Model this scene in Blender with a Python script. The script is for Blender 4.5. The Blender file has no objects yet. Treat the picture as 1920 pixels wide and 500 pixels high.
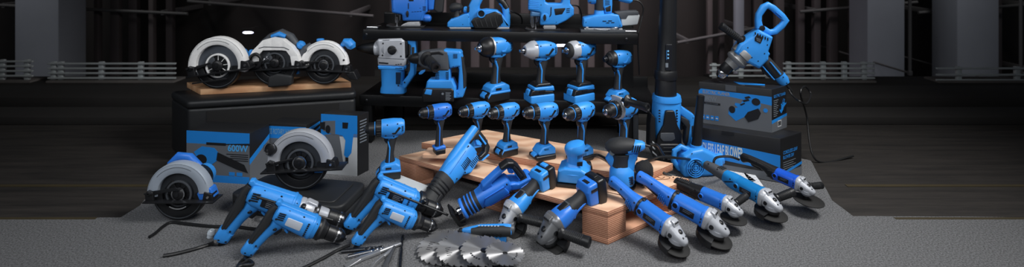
import bpy, math, random
from mathutils import Vector, Matrix, noise
from mathutils.geometry import tessellate_polygon
random.seed(7)
SC = bpy.context.scene; COL = SC.collection
V = Vector; PI = math.pi
F, YH, CH = 1000.0, -90.0, 0.80      # focal length in px, horizon row, camera height

def P(px, py, z=None, d=None):
    """world point seen at a pixel, on height z or at depth d"""
    if d is None: d = F*(CH-z)/(py-YH)
    return V(((px-960)*d/F, d, CH-(py-YH)*d/F))

# ---------------------------------------------------------------- materials
def lin(c):
    return tuple(((v/255)/12.92 if v/255 <= .04045 else ((v/255+.055)/1.055)**2.4) for v in c)+(1,)
MATS = {}
def mat(name, rgb, rough=.5, metal=0, bump=0, bscale=300, var=0, vscale=60, spec=.5, alpha=None, emit=0, coat=0):
    if name in MATS: return MATS[name]
    m = bpy.data.materials.new(name); m.use_nodes = True; nt = m.node_tree; b = nt.nodes['Principled BSDF']
    c = lin(rgb); b.inputs['Base Color'].default_value = c; b.inputs['Roughness'].default_value = rough
    b.inputs['Metallic'].default_value = metal; b.inputs['Specular IOR Level'].default_value = spec
    if coat: b.inputs['Coat Weight'].default_value = coat
    if emit:
        b.inputs['Emission Color'].default_value = c; b.inputs['Emission Strength'].default_value = emit
    tc = nt.nodes.new('ShaderNodeTexCoord')
    if var:
        n = nt.nodes.new('ShaderNodeTexNoise'); n.inputs['Scale'].default_value = vscale; n.inputs['Detail'].default_value = 5
        r = nt.nodes.new('ShaderNodeMix'); r.data_type = 'RGBA'
        nt.links.new(tc.outputs['Object'], n.inputs['Vector']); nt.links.new(n.outputs['Fac'], r.inputs['Factor'])
        r.inputs['A'].default_value = tuple(max(0, x*(1-var)) for x in c[:3])+(1,)
        r.inputs['B'].default_value = tuple(min(1, x*(1+var)) for x in c[:3])+(1,)
        nt.links.new(r.outputs['Result'], b.inputs['Base Color'])
    if bump:
        n = nt.nodes.new('ShaderNodeTexNoise'); n.inputs['Scale'].default_value = bscale; n.inputs['Detail'].default_value = 4
        bp = nt.nodes.new('ShaderNodeBump'); bp.inputs['Strength'].default_value = bump; bp.inputs['Distance'].default_value = .002
        nt.links.new(tc.outputs['Object'], n.inputs['Vector']); nt.links.new(n.outputs['Fac'], bp.inputs['Height'])
        nt.links.new(bp.outputs['Normal'], b.inputs['Normal'])
    MATS[name] = m; return m
def banded(name, c1, c2, scale, axis='Z', distort=2, rough=.6, nscale=3, stretch=(1,1,1), speck=0):
    """layered or grained surface: noise-distorted bands along one axis"""
    m = bpy.data.materials.new(name); m.use_nodes = True; nt = m.node_tree; b = nt.nodes['Principled BSDF']
    b.inputs['Roughness'].default_value = rough
    tc = nt.nodes.new('ShaderNodeTexCoord'); mp = nt.nodes.new('ShaderNodeMapping'); mp.inputs['Scale'].default_value = stretch
    w = nt.nodes.new('ShaderNodeTexWave'); w.wave_type = 'BANDS'; w.bands_direction = axis
    w.inputs['Scale'].default_value = scale; w.inputs['Distortion'].default_value = distort; w.inputs['Detail'].default_value = 3; w.inputs['Detail Scale'].default_value = nscale
    r = nt.nodes.new('ShaderNodeMix'); r.data_type = 'RGBA'; r.inputs['A'].default_value = lin(c1); r.inputs['B'].default_value = lin(c2)
    nt.links.new(tc.outputs['Object'], mp.inputs['Vector']); nt.links.new(mp.outputs['Vector'], w.inputs['Vector'])
    nt.links.new(w.outputs['Fac'], r.inputs['Factor']); nt.links.new(r.outputs['Result'], b.inputs['Base Color'])
    bp = nt.nodes.new('ShaderNodeBump'); bp.inputs['Strength'].default_value = .25; bp.inputs['Distance'].default_value = .002
    nt.links.new(w.outputs['Fac'], bp.inputs['Height']); nt.links.new(bp.outputs['Normal'], b.inputs['Normal'])
    MATS[name] = m; return m
BLUE = mat('blue_plastic', (50,142,226), .42, bump=.12, bscale=900, var=.07, vscale=25)
DEEP = mat('deep_blue_plastic', (42,114,210), .38, bump=.12, bscale=900, var=.07, vscale=25)
TEAL = mat('teal_blue_plastic', (20,120,190), .42, bump=.12, bscale=900, var=.07, vscale=25)
RUB = mat('black_rubber', (34,36,39), .62, bump=.3, bscale=1200)
BLK = mat('black_plastic', (22,23,26), .4, bump=.1, bscale=700)
GREYP = mat('grey_plastic', (70,74,80), .5, bump=.1)
ALU = mat('cast_aluminium', (188,190,194), .42, .55, bump=.25, bscale=900, var=.08)
PAINT = mat('silver_paint', (176,180,188), .35, .2, var=.06)
WHT = mat('white_alloy', (250,250,250), .5, 0, bump=.5, bscale=350, var=.16, vscale=90)
GUARDGREY = mat('grey_alloy', (165,176,190), .4, .2, var=.05)
STEEL = mat('polished_steel', (205,207,212), .22, 1)
DSTEEL = mat('dark_steel', (70,72,76), .32, .9)
LABEL = mat('dark_label', (24,26,32), .35)
INK = mat('pale_ink', (190,198,210), .5)
GINK = mat('grey_ink', (110,118,128), .5)
BINK = mat('blue_ink', (40,130,210), .5)
LGREY = mat('light_grey_plastic', (190,196,200), .45, var=.03)
CABLE = mat('black_cable_rubber', (20,21,23), .42)
WOOD = banded('pine_plywood_face', (226,190,160), (204,160,130), 5, 'Y', 7, .55, 1.2, (1,1,1))
PLY = banded('layered_plywood_edge', (204,154,124), (146,92,70), 62, 'Z', 1.4, .65, 6)
BOARDM = banded('beech_board_wood', (214,170,130), (192,142,104), 7, 'Y', 5, .45, 2)

# ---------------------------------------------------------------- geometry: (verts, faces) pairs
def J(*gs):
    vs, fs = [], []
    for g in gs:
        n = len(vs); vs += list(g[0]); fs += [tuple(i+n for i in f) for f in g[1]]
    return (vs, fs)
def X(g, M):
    return ([M @ V(v) for v in g[0]], g[1])
def fillet(pts, r, n=3):
    out = []; N = len(pts)
    if r <= 0: return [V((p[0], p[1])) for p in pts]
    for i in range(N):
        p = V(pts[i][:2]); a = V(pts[i-1][:2])-p; b = V(pts[(i+1) % N][:2])-p
        rr = pts[i][2] if len(pts[i]) > 2 else r
        la, lb = a.length, b.length
        if la < 1e-6 or lb < 1e-6: continue
        a.normalize(); b.normalize(); ang = math.acos(max(-1, min(1, a.dot(b))))
        if rr <= 0 or ang > PI*.97: out.append(p); continue
        t = min(rr/math.tan(ang/2), la*.45, lb*.45)
        A = p+a*t; B = p+b*t
        for k in range(n+1):
            s = k/n; out.append(A*(1-s)**2+p*2*s*(1-s)+B*s*s)
    return out
def inset(poly, t):
    N = len(poly); out = []
    for i in range(N):
        p = poly[i]; e1 = p-poly[i-1]; e2 = poly[(i+1) % N]-p
        if e1.length < 1e-7: e1 = poly[i-1]-poly[i-2]
        if e2.length < 1e-7: e2 = poly[(i+2) % N]-p
        e1 = e1.normalized(); e2 = e2.normalized()
        n1 = V((-e1.y, e1.x)); n2 = V((-e2.y, e2.x)); m = n1+n2
        if m.length < 1e-4: m = n1.copy()
        m.normalize(); k = max(.5, m.dot(n1)); out.append(p+m*(t/k))
    return out
def earclip(p):
    """triangles of a simple anticlockwise outline"""
    idx = list(range(len(p))); out = []
    def cr(a, b, c): return (b.x-a.x)*(c.y-a.y)-(b.y-a.y)*(c.x-a.x)
    while len(idx) > 3:
        best = None; n = len(idx)
        for i in range(n):
            a, b, c = idx[i-1], idx[i], idx[(i+1) % n]; A = cr(p[a], p[b], p[c])
            if A < -1e-9: continue
            if A > 1e-12 and any(q not in (a, b, c) and cr(p[a],p[b],p[q]) >= -1e-12 and cr(p[b],p[c],p[q]) >= -1e-12 and cr(p[c],p[a],p[q]) >= -1e-12 for q in idx): continue
            L = (p[c]-p[a]).length
            if best is None or L < best[0]: best = (L, i)
        i = best[1] if best else 0
        out.append((idx[i-1], idx[i], idx[(i+1) % n])); idx.pop(i)
    out.append(tuple(idx)); return out
def prof(pts, y0, y1, bev=2, r=3, seg=3, plane='xz', n=3):
    """outline in x-z extruded from y0 to y1 with rounded rims"""
    if isinstance(pts, arc): return ann(pts.v, y0, y1, bev)
    poly = fillet(pts, r, n)
    ar = sum(poly[i-1].x*poly[i].y-poly[i].x*poly[i-1].y for i in range(len(poly)))
    if ar < 0: poly.reverse()
    if y1 < y0: y0, y1 = y1, y0
    bev = min(bev, (y1-y0)*.49)
    rings = []
    if bev > 0:
        for k in range(seg+1):
            a = k/seg*PI/2; rings.append((inset(poly, bev*(1-math.sin(a))), y0+bev*(1-math.cos(a))))
        for k in range(seg, -1, -1):
            a = k/seg*PI/2; rings.append((inset(poly, bev*(1-math.sin(a))), y1-bev*(1-math.cos(a))))
    else: rings = [(poly, y0), (poly, y1)]
    N = len(poly); vs = []; fs = []
    for pl, y in rings:
        for p in pl: vs.append((p.x, y, p.y) if plane == 'xz' else ((p.x, p.y, y) if plane == 'xy' else (y, p.x, p.y)))
    for k in range(len(rings)-1):
        for i in range(N):
            j = (i+1) % N; fs.append((k*N+i, k*N+j, (k+1)*N+j, (k+1)*N+i))
    if N < 12: fs.append(tuple(range(N-1, -1, -1))); fs.append(tuple(range((len(rings)-1)*N, len(rings)*N)))
    else:
        o = (len(rings)-1)*N
        for a, b, c in earclip(poly): fs += [(a, c, b), (a+o, b+o, c+o)]
    return (vs, fs)
def box(cx, cy, cz, sx, sy, sz, bev=1.5, r=None, seg=2):
    pts = [(cx-sx/2, cz-sz/2), (cx+sx/2, cz-sz/2), (cx+sx/2, cz+sz/2), (cx-sx/2, cz+sz/2)]
    return prof(pts, cy-sy/2, cy+sy/2, bev, bev*1.1 if r is None else r, seg, n=seg)
def loft(secs, n=16, e=2.0, up=(0,0,1), cap=True, closed=False):
    """secs: (x,y,z,ry,rz[,e]) superellipse sections swept along a path; ry = half width, rz = half height"""
    vs, fs = [], []; c = [V(s[:3]) for s in secs]; up = V(up); K = len(secs); last = None
    for i, s in enumerate(secs):
        if closed: t = c[(i+1) % K]-c[i-1]
        else: t = c[min(i+1, K-1)]-c[max(i-1, 0)]
        t = t.normalized() if t.length > 1e-9 else (last or V((1,0,0)))
        last = t
        side = up.cross(t)
        if side.length < 1e-4: side = V((0,1,0)).cross(t)
        side.normalize(); u = t.cross(side)
        ee = s[5] if len(s) > 5 else e; ry = s[3]; rz = s[4]
        for k in range(n):
            a = 2*PI*(k+.5)/n; ca, sa = math.cos(a), math.sin(a)
            vs.append(c[i]+side*(ry*math.copysign(abs(ca)**(2/ee), ca))+u*(rz*math.copysign(abs(sa)**(2/ee), sa)))
    for i in range(K if closed else K-1):
        for k in range(n):
            j = (k+1) % n; q = (i+1) % K; fs.append((i*n+k, i*n+j, q*n+j, q*n+k))
    if cap and not closed: fs.append(tuple(range(n-1, -1, -1))); fs.append(tuple(range((K-1)*n, K*n)))
    return (vs, fs)
def lathe(p, dr, prf, n=20):
    """turned shape: start p, axis dr, profile (distance, radius)"""
    p = V(p); t = V(dr).normalized(); s = t.orthogonal().normalized(); u = t.cross(s); vs, fs = [], []
    for (h, r) in prf:
        for k in range(n):
            a = 2*PI*k/n; vs.append(p+t*h+s*(r*math.cos(a))+u*(r*math.sin(a)))
    for i in range(len(prf)-1):
        for k in range(n):
            j = (k+1) % n; fs.append((i*n+k, i*n+j, (i+1)*n+j, (i+1)*n+k))
    fs.append(tuple(range(n-1, -1, -1))); fs.append(tuple(range((len(prf)-1)*n, len(prf)*n)))
    return (vs, fs)
def rod(a, b, r0, r1=None, n=14):
    a = V(a); b = V(b); r1 = r0 if r1 is None else r1; L = (b-a).length; e = min(r0, r1, L)*.15
    return lathe(a, b-a, [(0, r0-e), (e, r0), (L-e, r1), (L, r1-e)], n)
def spline(pts, k=6):
    p = [V(q) for q in pts]; out = []
    for i in range(len(p)-1):
        a, b, c, d = p[max(i-1, 0)], p[i], p[i+1], p[min(i+2, len(p)-1)]
        for j in range(k):
            t = j/k; out.append(.5*((2*b)+(c-a)*t+(2*a-5*b+4*c-d)*t*t+(3*b-a-3*c+d)*t**3))
    out.append(p[-1]); return out
def tube(pts, r, n=8, k=6, up=(0,0,1)):
    """round bar or cord along a smooth path"""
    c = spline(pts, k) if len(pts) > 2 else [V(q) for q in pts]
    vs, fs = [], []; K = len(c); s = None
    for i in range(K):
        t = (c[min(i+1, K-1)]-c[max(i-1, 0)]).normalized()
        s = t.orthogonal() if s is None else s-t*s.dot(t)
        s.normalize(); u = t.cross(s)
        for q in range(n):
            a = 2*PI*q/n; vs.append(c[i]+s*r*math.cos(a)+u*r*math.sin(a))
    for i in range(K-1):
        for q in range(n):
            j = (q+1) % n; fs.append((i*n+q, i*n+j, (i+1)*n+j, (i+1)*n+q))
    fs.append(tuple(range(n-1, -1, -1))); fs.append(tuple(range((K-1)*n, K*n)))
    return (vs, fs)
class arc:
    """annular sector, degrees anticlockwise from +x"""
    def __init__(s, cx, cz, r0, r1, a0, a1, n=28): s.v = (cx, cz, r0, r1, a0, a1, n)
def ann(v, y0, y1, bev):
    cx, cz, r0, r1, a0, a1, n = v; full = a1-a0 >= 358; y0, y1 = min(y0,y1), max(y0,y1); b = min(bev, (y1-y0)*.4, (r1-r0)*.4); c = b*.3
    sec = [(r0+b,y0),(r0+c,y0+c),(r0,y0+b),(r0,y1-b),(r0+c,y1-c),(r0+b,y1),(r1-b,y1),(r1-c,y1-c),(r1,y1-b),(r1,y0+b),(r1-c,y0+c),(r1-b,y0)]
    K = n if full else n+1; m = len(sec); vs = []; fs = []
    for k in range(K):
        a = math.radians(a0+(360 if full else a1-a0)*k/n)
        for r, y in sec: vs.append((cx+r*math.cos(a), y, cz+r*math.sin(a)))
    for k in range(K if full else K-1):
        q = (k+1) % K
        for i in range(m): j = (i+1) % m; fs.append((k*m+i, k*m+j, q*m+j, q*m+i))
    if not full: fs += [tuple(range(m-1,-1,-1)), tuple(range((K-1)*m, K*m))]
    return (vs, fs)
def strip(outer, inner, y0, y1, bev=1.5):
    return J(*[prof([outer[i],outer[i+1],inner[i+1],inner[i]], y0, y1, .01, 0) for i in range(len(outer)-1)])
def slots(n, x0, z0, dx, dz, w, h, y, t=1.0, skew=0):
    """a row of vent slots"""
    gs = []
    for k in range(n):
        x = x0+dx*k; z = z0+dz*k
        gs.append(prof([(x-w/2, z-h/2), (x+w/2, z-h/2+skew), (x+w/2, z+h/2+skew), (x-w/2, z+h/2)], y-t, y+t, 0, min(w, h)*.3, n=2))
    return J(*gs)

# ---------------------------------------------------------------- objects
def mesh_obj(name, g, m, parent=None, scale=1.0, sharp=38):
    me = bpy.data.meshes.new(name)
    me.from_pydata([tuple(V(v)*scale) for v in g[0]], [], [tuple(f) for f in g[1]]); me.update()
    for p in me.polygons: p.use_smooth = True
    me.set_sharp_from_angle(angle=math.radians(sharp))
    me.materials.append(m); o = bpy.data.objects.new(name, me); COL.objects.link(o)
    if parent: o.parent = parent
    return o
def fixn(o):
    import bmesh
    b = bmesh.new(); b.from_mesh(o.data); bmesh.ops.recalc_face_normals(b, faces=b.faces); b.to_mesh(o.data); b.free()
def frame(fwd, up):
    x = V(fwd).normalized(); y = V(up).cross(x).normalized(); z = x.cross(y); return x, y, z
class T:
    """one thing: an Empty that parents its parts; u = metres per local unit"""
    def __init__(s, name, label, cat, group=None, u=.001):
        s.o = bpy.data.objects.new(name, None); COL.objects.link(s.o); s.o.empty_display_size = .02
        s.o['label'] = label; s.o['category'] = cat; s.u = u
        if group: s.o['group'] = group
    warp = None
    def p(s, name, m, *gs, parent=None, label=None):
        if s.warp: gs = [([V(s.warp(V(v))) for v in g[0]], g[1]) for g in gs]
        o = mesh_obj(name, J(*gs) if len(gs) > 1 else gs[0], m, parent or s.o, s.u); fixn(o)
        if label: o['label'] = label
        return o
    def at(s, loc, yaw=0, pitch=0, roll=0):
        s.o.location = loc
        s.o.rotation_euler = (Matrix.Rotation(math.radians(yaw), 3, 'Z') @ Matrix.Rotation(math.radians(pitch), 3, 'Y') @ Matrix.Rotation(math.radians(roll), 3, 'X')).to_euler()
        return s
    def fit(s, a, b, A, B, roll=0, up=(0,0,1)):
        """turn, scale and move so that local a sits on A and local b on B"""
        a = V(a)*s.u; b = V(b)*s.u; A = V(A); B = V(B); k = (B-A).length/(b-a).length
        x1, y1, z1 = frame(b-a, (0,0,1)); x2, y2, z2 = frame(B-A, up)
        M1 = Matrix((x1, y1, z1)).transposed(); M2 = Matrix((x2, y2, z2)).transposed()
        R = M2 @ Matrix.Rotation(math.radians(roll), 3, 'X') @ M1.transposed()
        s.o.rotation_euler = R.to_euler(); s.o.scale = (k, k, k); s.o.location = A-(R @ a)*k
        s.k = k
        return s
def tag(o, label, cat, group=None, kind=None):
    if label: o['label'] = label
    if cat: o['category'] = cat
    if group: o['group'] = group
    if kind: o['kind'] = kind
    return o
def struct(name, g, m):
    o = mesh_obj(name, g, m); fixn(o); o['kind'] = 'structure'; return o
def flatslab(c, z0, z1, bev=.002, r=.003, n=2):
    """slab with a four-cornered footprint, c = [(x,y)...]"""
    return prof([(p[0], p[1]) for p in c], z0, z1, bev, r, 2, 'xy', n)
class Face:
    """a flat face given by its top-left, top-right, bottom-left corners"""
    def __init__(s, tl, tr, bl): s.o = V(tl); s.u = V(tr)-V(tl); s.v = V(bl)-V(tl); s.n = s.v.cross(s.u).normalized()
    def pt(s, u, v, off=.0006): return s.o+s.u*u+s.v*v+s.n*off
    def poly(s, pts, off=.0006, t=.0004):
        a = [s.pt(u, v, off) for u, v in pts]; b = [s.pt(u, v, off-t) for u, v in pts]; n = len(a)
        return (a+b, [tuple(range(n)), tuple(range(2*n-1, n-1, -1))]+[(i, (i+1) % n, (i+1) % n+n, i+n) for i in range(n)])
    def rect(s, u0, v0, u1, v1, off=.0006): return s.poly([(u0, v0), (u1, v0), (u1, v1), (u0, v1)], off)
    def text(s, txt, u0, v0, u1, v1, off=.0012, bold=.02):
        cu = bpy.data.curves.new('t', 'FONT'); cu.body = txt; cu.offset = bold; cu.resolution_u = 3
        ob = bpy.data.objects.new('t', cu); COL.objects.link(ob)
        me = bpy.data.meshes.new_from_object(ob.evaluated_get(bpy.context.evaluated_depsgraph_get()))
        vs = [v.co.copy() for v in me.vertices]; fs = [tuple(p.vertices) for p in me.polygons]
        bpy.data.objects.remove(ob); bpy.data.curves.remove(cu); bpy.data.meshes.remove(me)
        x0 = min(v.x for v in vs); x1 = max(v.x for v in vs); y0 = min(v.y for v in vs); y1 = max(v.y for v in vs)
        return ([s.pt(u0+(v.x-x0)/(x1-x0)*(u1-u0), v1-(v.y-y0)/(y1-y0)*(v1-v0), off) for v in vs], fs)
def cable(pts, r, label, group=None, cat='cord', name='power_cord'):
    o = mesh_obj(name, tube(pts, r, 8, 8), CABLE); fixn(o); return tag(o, label, cat, group)
# ---------------------------------------------------------------- camera, light
cam = bpy.data.cameras.new('camera'); co = bpy.data.objects.new('camera', cam); COL.objects.link(co); SC.camera = co
cam.sensor_fit = 'HORIZONTAL'; cam.sensor_width = 36; cam.lens = F/1920*36; cam.shift_y = (YH-250)/1920
co.location = (0,0,CH); co.rotation_euler = (PI/2,0,0); cam.clip_start = .05
cam.dof.use_dof = True; cam.dof.focus_distance = 1.75; cam.dof.aperture_fstop = 2.8
vs = SC.view_settings; vs.view_transform = 'Standard'; vs.look = 'None'; vs.gamma = 1; vs.use_curve_mapping = False; vs.exposure = 0
w = bpy.data.worlds.new('dim_hall'); SC.world = w; w.use_nodes = True
w.node_tree.nodes['Background'].inputs[0].default_value = (.5,.55,.65,1); w.node_tree.nodes['Background'].inputs[1].default_value = .05
def area(name, loc, target, size, power, col=(1,1,1), spread=None):
    l = bpy.data.lights.new(name, 'AREA'); l.shape = 'RECTANGLE'; l.size, l.size_y = size; l.energy = power; l.color = col
    if spread: l.spread = math.radians(spread)
    o = bpy.data.objects.new(name, l); COL.objects.link(o); o.location = loc
    o.rotation_euler = (V(target)-V(loc)).to_track_quat('-Z', 'Y').to_euler(); o['kind'] = 'helper'; return o
area('key_softbox', (1.5,1.1,2.3), (.1,1.8,.1), (1.0,.8), 25, (1,.99,.97), 95)
area('fill_softbox', (-1.6,.2,1.9), (-.3,1.8,.1), (1.2,1.0), 6.5, (.94,.97,1), 95)
area('front_softbox', (0,-.6,1.7), (0,2,.2), (2.0,.8), 5, (1,1,1), 80)
# ---------------------------------------------------------------- the hall
def floor_mat(name, c1, c2, streak, rough, bump):
    m = bpy.data.materials.new(name); m.use_nodes = True; nt = m.node_tree; b = nt.nodes['Principled BSDF']; b.inputs['Roughness'].default_value = rough
    tc = nt.nodes.new('ShaderNodeTexCoord'); mp = nt.nodes.new('ShaderNodeMapping'); mp.inputs['Scale'].default_value = (1, streak, 1)
    n = nt.nodes.new('ShaderNodeTexNoise'); n.inputs['Scale'].default_value = 2.2 if streak > 1 else 230; n.inputs['Detail'].default_value = 8; n.inputs['Roughness'].default_value = .75
    r = nt.nodes.new('ShaderNodeValToRGB'); r.color_ramp.elements[0].color = lin(c1); r.color_ramp.elements[1].color = lin(c2)
    r.color_ramp.elements[0].position = .34; r.color_ramp.elements[1].position = .66
    nt.links.new(tc.outputs['Object'], mp.inputs['Vector']); nt.links.new(mp.outputs['Vector'], n.inputs['Vector']); nt.links.new(n.outputs['Fac'], r.inputs['Fac'])
    nt.links.new(r.outputs['Color'], b.inputs['Base Color'])
    if bump:
        bp = nt.nodes.new('ShaderNodeBump'); bp.inputs['Strength'].default_value = bump; bp.inputs['Distance'].default_value = .003
        nt.links.new(n.outputs['Fac'], bp.inputs['Height']); nt.links.new(bp.outputs['Normal'], b.inputs['Normal'])
    return m
ROAD = floor_mat('dark_worn_asphalt', (20,18,17), (50,46,43), 14, .8, .1)
CARP = floor_mat('grey_felt_carpet', (26,27,28), (136,137,140), 1, .9, .8)
struct('floor', ([(-7,.2,-.004),(7,.2,-.004),(7,3.45,-.004),(-7,3.45,-.004)], [(0,1,2,3)]), ROAD)
cp = [(-4,.7),(4,.7),(4,1.585)]+[P(x,y,0)[:2] for x, y in ((1600,405),(1560,375),(1520,300),(1180,240),(700,245),(350,280),(262,385),(225,408))]+[(-4,1.6)]
ce = []
for i, a in enumerate(cp):
    b = cp[(i+1) % len(cp)]; n = max(1, int((V(b)-V(a)).length/.04)) if i >= 2 else 1
    for k in range(n): q = V(a).lerp(V(b), k/n); ce.append((q.x, q.y+(.006*noise.noise(V((q.x*9, q.y*9, 0))) if i >= 2 else 0)))
carpet = mesh_obj('carpet', prof(ce, -.004, 0, 0, 0, plane='xy'), CARP); fixn(carpet); carpet['kind'] = 'structure'
LINE = mat('worn_yellow_road_paint', (58,50,30), .7, var=.3, vscale=9)
for i, (y, hw) in enumerate(((409,.006),(346,.008))):
    d = 800/(y+90)
    for sx, (x0, x1) in enumerate(((-3.2,-1.25),(1.15,3.2))):
        struct('trim_%d' % (i*2+sx+1), flatslab([(x0,d-hw),(x1,d-hw),(x1,d+hw),(x0,d+hw)], -.0038, .0005 if i == 0 else -.002, 0, 0), LINE)
# kerb, parapet, railing, hall walls
CONC = mat('dark_concrete', (104,100,98), .85, bump=.4, bscale=30, var=.35, vscale=4)
DKC = mat('black_concrete', (36,34,33), .85, bump=.4, bscale=20, var=.4, vscale=3)
d0 = 2.48
struct('trim_5', J(flatslab([(-6,d0),(6,d0),(6,d0+.16),(-6,d0+.16)], -.004, .035, .004, .004)), DKC)
struct('trim_6', J(flatslab([(-6,d0+.25),(6,d0+.25),(6,d0+.5),(-6,d0+.5)], -.004, .058, .006, .004)), DKC)
RAILM = mat('galvanised_rail', (205,212,214), .5, .3, var=.2, vscale=8)
def rail(x0, x1, d, rows, posts, label, slab=(150,172)):
    t = T('guard_railing', label, 'railing', u=1)
    a = P(x0, 0, d=d).x; b = P(x1, 0, d=d).x; h = lambda y: CH-(y-YH)*d/F
    for y in rows: t.p('rail_bar', RAILM, box((a+b)/2, 0, h(y), b-a, .014, .011, .003))
    for px in posts:
        x = P(px, 0, d=d).x; t.p('rail_post', RAILM, box(x, .012, (h(rows[0]-3)+h(slab[0]))/2, .03, .02, h(rows[0]-3)-h(slab[0]), .003))
    t.p('concrete_plinth', CONC, box((a+b)/2, .04, (h(slab[0])+h(slab[1]))/2, b-a, .12, h(slab[0])-h(slab[1]), .004), label='concrete plinth under the rails')
    t.p('plinth_base', DKC, box((a+b)/2, .06, h(slab[1])/2, (b-a)*.995, .1, h(slab[1]), .004))
    t.at(V((0, d, 0))); return t
rail(-60, 62, 3.3, (115,124,133,142), (2,48), 'grey guard railing at the far left edge of the hall')
rail(90, 330, 3.3, (119,128,137,146), (98,112,188,262), 'long grey guard railing left of the padded bench')
rail(700, 1180, 3.6, (146,155), (735,830,925,1020,1115), 'low grey guard railing seen through the tool rack')
rail(1330, 1445, 3.4, (122,132,142), (1340,1390,1440), 'grey guard railing behind the planer box')
rail(1468, 1640, 3.3, (119,128,137,146), (1480,1545,1585,1622), 'grey guard railing right of the planer box')
rail(1755, 2000, 3.3, (128,140,150), (1800,1910), 'grey guard railing at the far right edge of the hall')
WALLM = banded('dark_ribbed_cladding', (20,18,17), (46,42,40), .55, 'X', 1.2, .7, 2)
struct('lower_floor', ([(-9,3.45,-1.3),(9,3.45,-1.3),(9,6.2,-1.3),(-9,6.2,-1.3)], [(0,1,2,3)]), DKC)
struct('wall_back', ([(-9,6.2,-1.3),(9,6.2,-1.3),(9,6.2,3.2),(-9,6.2,3.2)], [(0,1,2,3)]), WALLM)
struct('ceiling', ([(-9,.0,3.2),(9,.0,3.2),(9,6.2,3.2),(-9,6.2,3.2)], [(0,1,2,3)]), DKC)
RIB = mat('pale_steel_rib', (92,86,84), .6, .2, var=.3, vscale=2)
random.seed(3)
for px in list(range(150,330,34))+list(range(736,1190,31))+[1330,1352,1400,1420,1460,1500,1530,1560,1600,1830,1870]:
    q = P(px, 0, d=5.6); wd = random.choice((.05,.07,.09)); q0 = random.uniform(.3,1)
    o = mesh_obj('wall_rib', box(q.x, 5.6, .35, wd, .06, 3.3, .006), mat('steel_rib_%d' % int(q0*4), (int(48+58*q0), int(44+54*q0), int(46+52*q0)), .6, .2, var=.3, vscale=2)); fixn(o)
    tag(o, 'vertical steel rib of the dark far hall wall', 'wall rib', 'steel ribs along the far wall')
COLM = mat('pale_column_paint', (160,164,174), .6, var=.12, vscale=3)
for px, wd, lab in ((68,.42,'broad pale column behind the far left railing'), (1662,.36,'broad pale column right of the mixer drill'), (1835,.4,'broad pale column at the far right'), (1388,.09,'slim pale post behind the mixer drill')):
    q = P(px, 0, d=5.2-wd*.4)
    t = T('hall_column', lab, 'column', u=1)
    t.p('shaft', COLM, box(0, 0, 1.2, wd, wd*.8, 5.0-.6, .02)); t.p('column_foot', CONC, box(0, 0, -.9, wd*1.25, wd*1.05, .24, .01)); t.at((q.x, 5.2, -.28))
STRM = mat('grey_steel_pipe', (105,104,104), .6, .3)
for (xa, ya, xb, yb, d, lab) in ((-40,8,352,26,5.5,'long pipe crossing the dark upper left'), (352,2,700,30,5.5,'thin pipe above the circular saws'), (1500,22,1720,4,5.5,'slanting pipe at the upper right, left of the tall conduit'), (1722,24,1960,6,5.5,'slanting pipe at the far upper right'), (1270,80,1420,52,5.5,'faint pipe behind the leaf blower tube'), (1850,146,1960,132,5.5,'slanting pipe low at the far right')):
    a = P(xa,ya,d=d); b = P(xb,yb,d=d); t = T('wall_pipe', lab, 'pipe', u=1); t.p('pipe_run', STRM, rod(a-a, b-a, .016)); t.at(a)
    for s in (.12, .88): q = (b-a)*s; t.p('pipe_bracket', STRM, box(q.x, .35, q.z, .03, .72, .05, .004))
for px, y0, y1, lab in ((1706,0,137,'tall upright conduit at the upper right'), (1914,0,165,'upright conduit at the far right edge')):
    a = P(px,y0-30,d=4.6); b = P(px,y1,d=4.6); o = mesh_obj('wall_conduit', J(rod(a, b, .013), box(b.x,b.y,b.z,.03,.03,.04,.004), rod(b, (b.x,b.y+1.58,b.z), .009)), STRM); fixn(o); tag(o, lab, 'conduit')
LAMPE = mat('lamp_glow', (225,222,255), .5, emit=7)
for i, (px, py, L, lab) in enumerate(((465,61,.1,'small hall lamp glowing above the circular saws'), (802,73,.13,'hall lamp glowing behind the rotary hammers'), (1053,85,.12,'hall lamp glowing behind the silver impact wrenches'))):
    q = P(px,py,d=5.4); t = T('hall_lamp', lab, 'lamp', u=1)
    t.p('diffuser', LAMPE, loft([(-L/2,0,0,.006,.004),(-L*.3,0,0,.014,.01),(L*.3,0,0,.014,.01),(L/2,0,0,.006,.004)])); t.p('lamp_bracket', DKC, box(0,.0,.03,L*1.2,.04,.03,.004), box(0,.1,.03,.02,.2,.02,.004)); t.at(q)
area('column_wash_light', (-5.0,4.0,2.6), (-4.7,5.2,.9), (.5,.5), 5.5, (1,1,1), 100)
area('column_wash_light', (3.6,4.0,2.6), (3.9,5.2,.9), (.5,.5), 5.5, (1,1,1), 100)
area('wall_wash_light', (.3,4.2,2.4), (.3,5.9,.6), (3,.3), 45, (1,.9,.95), 100)
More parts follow.
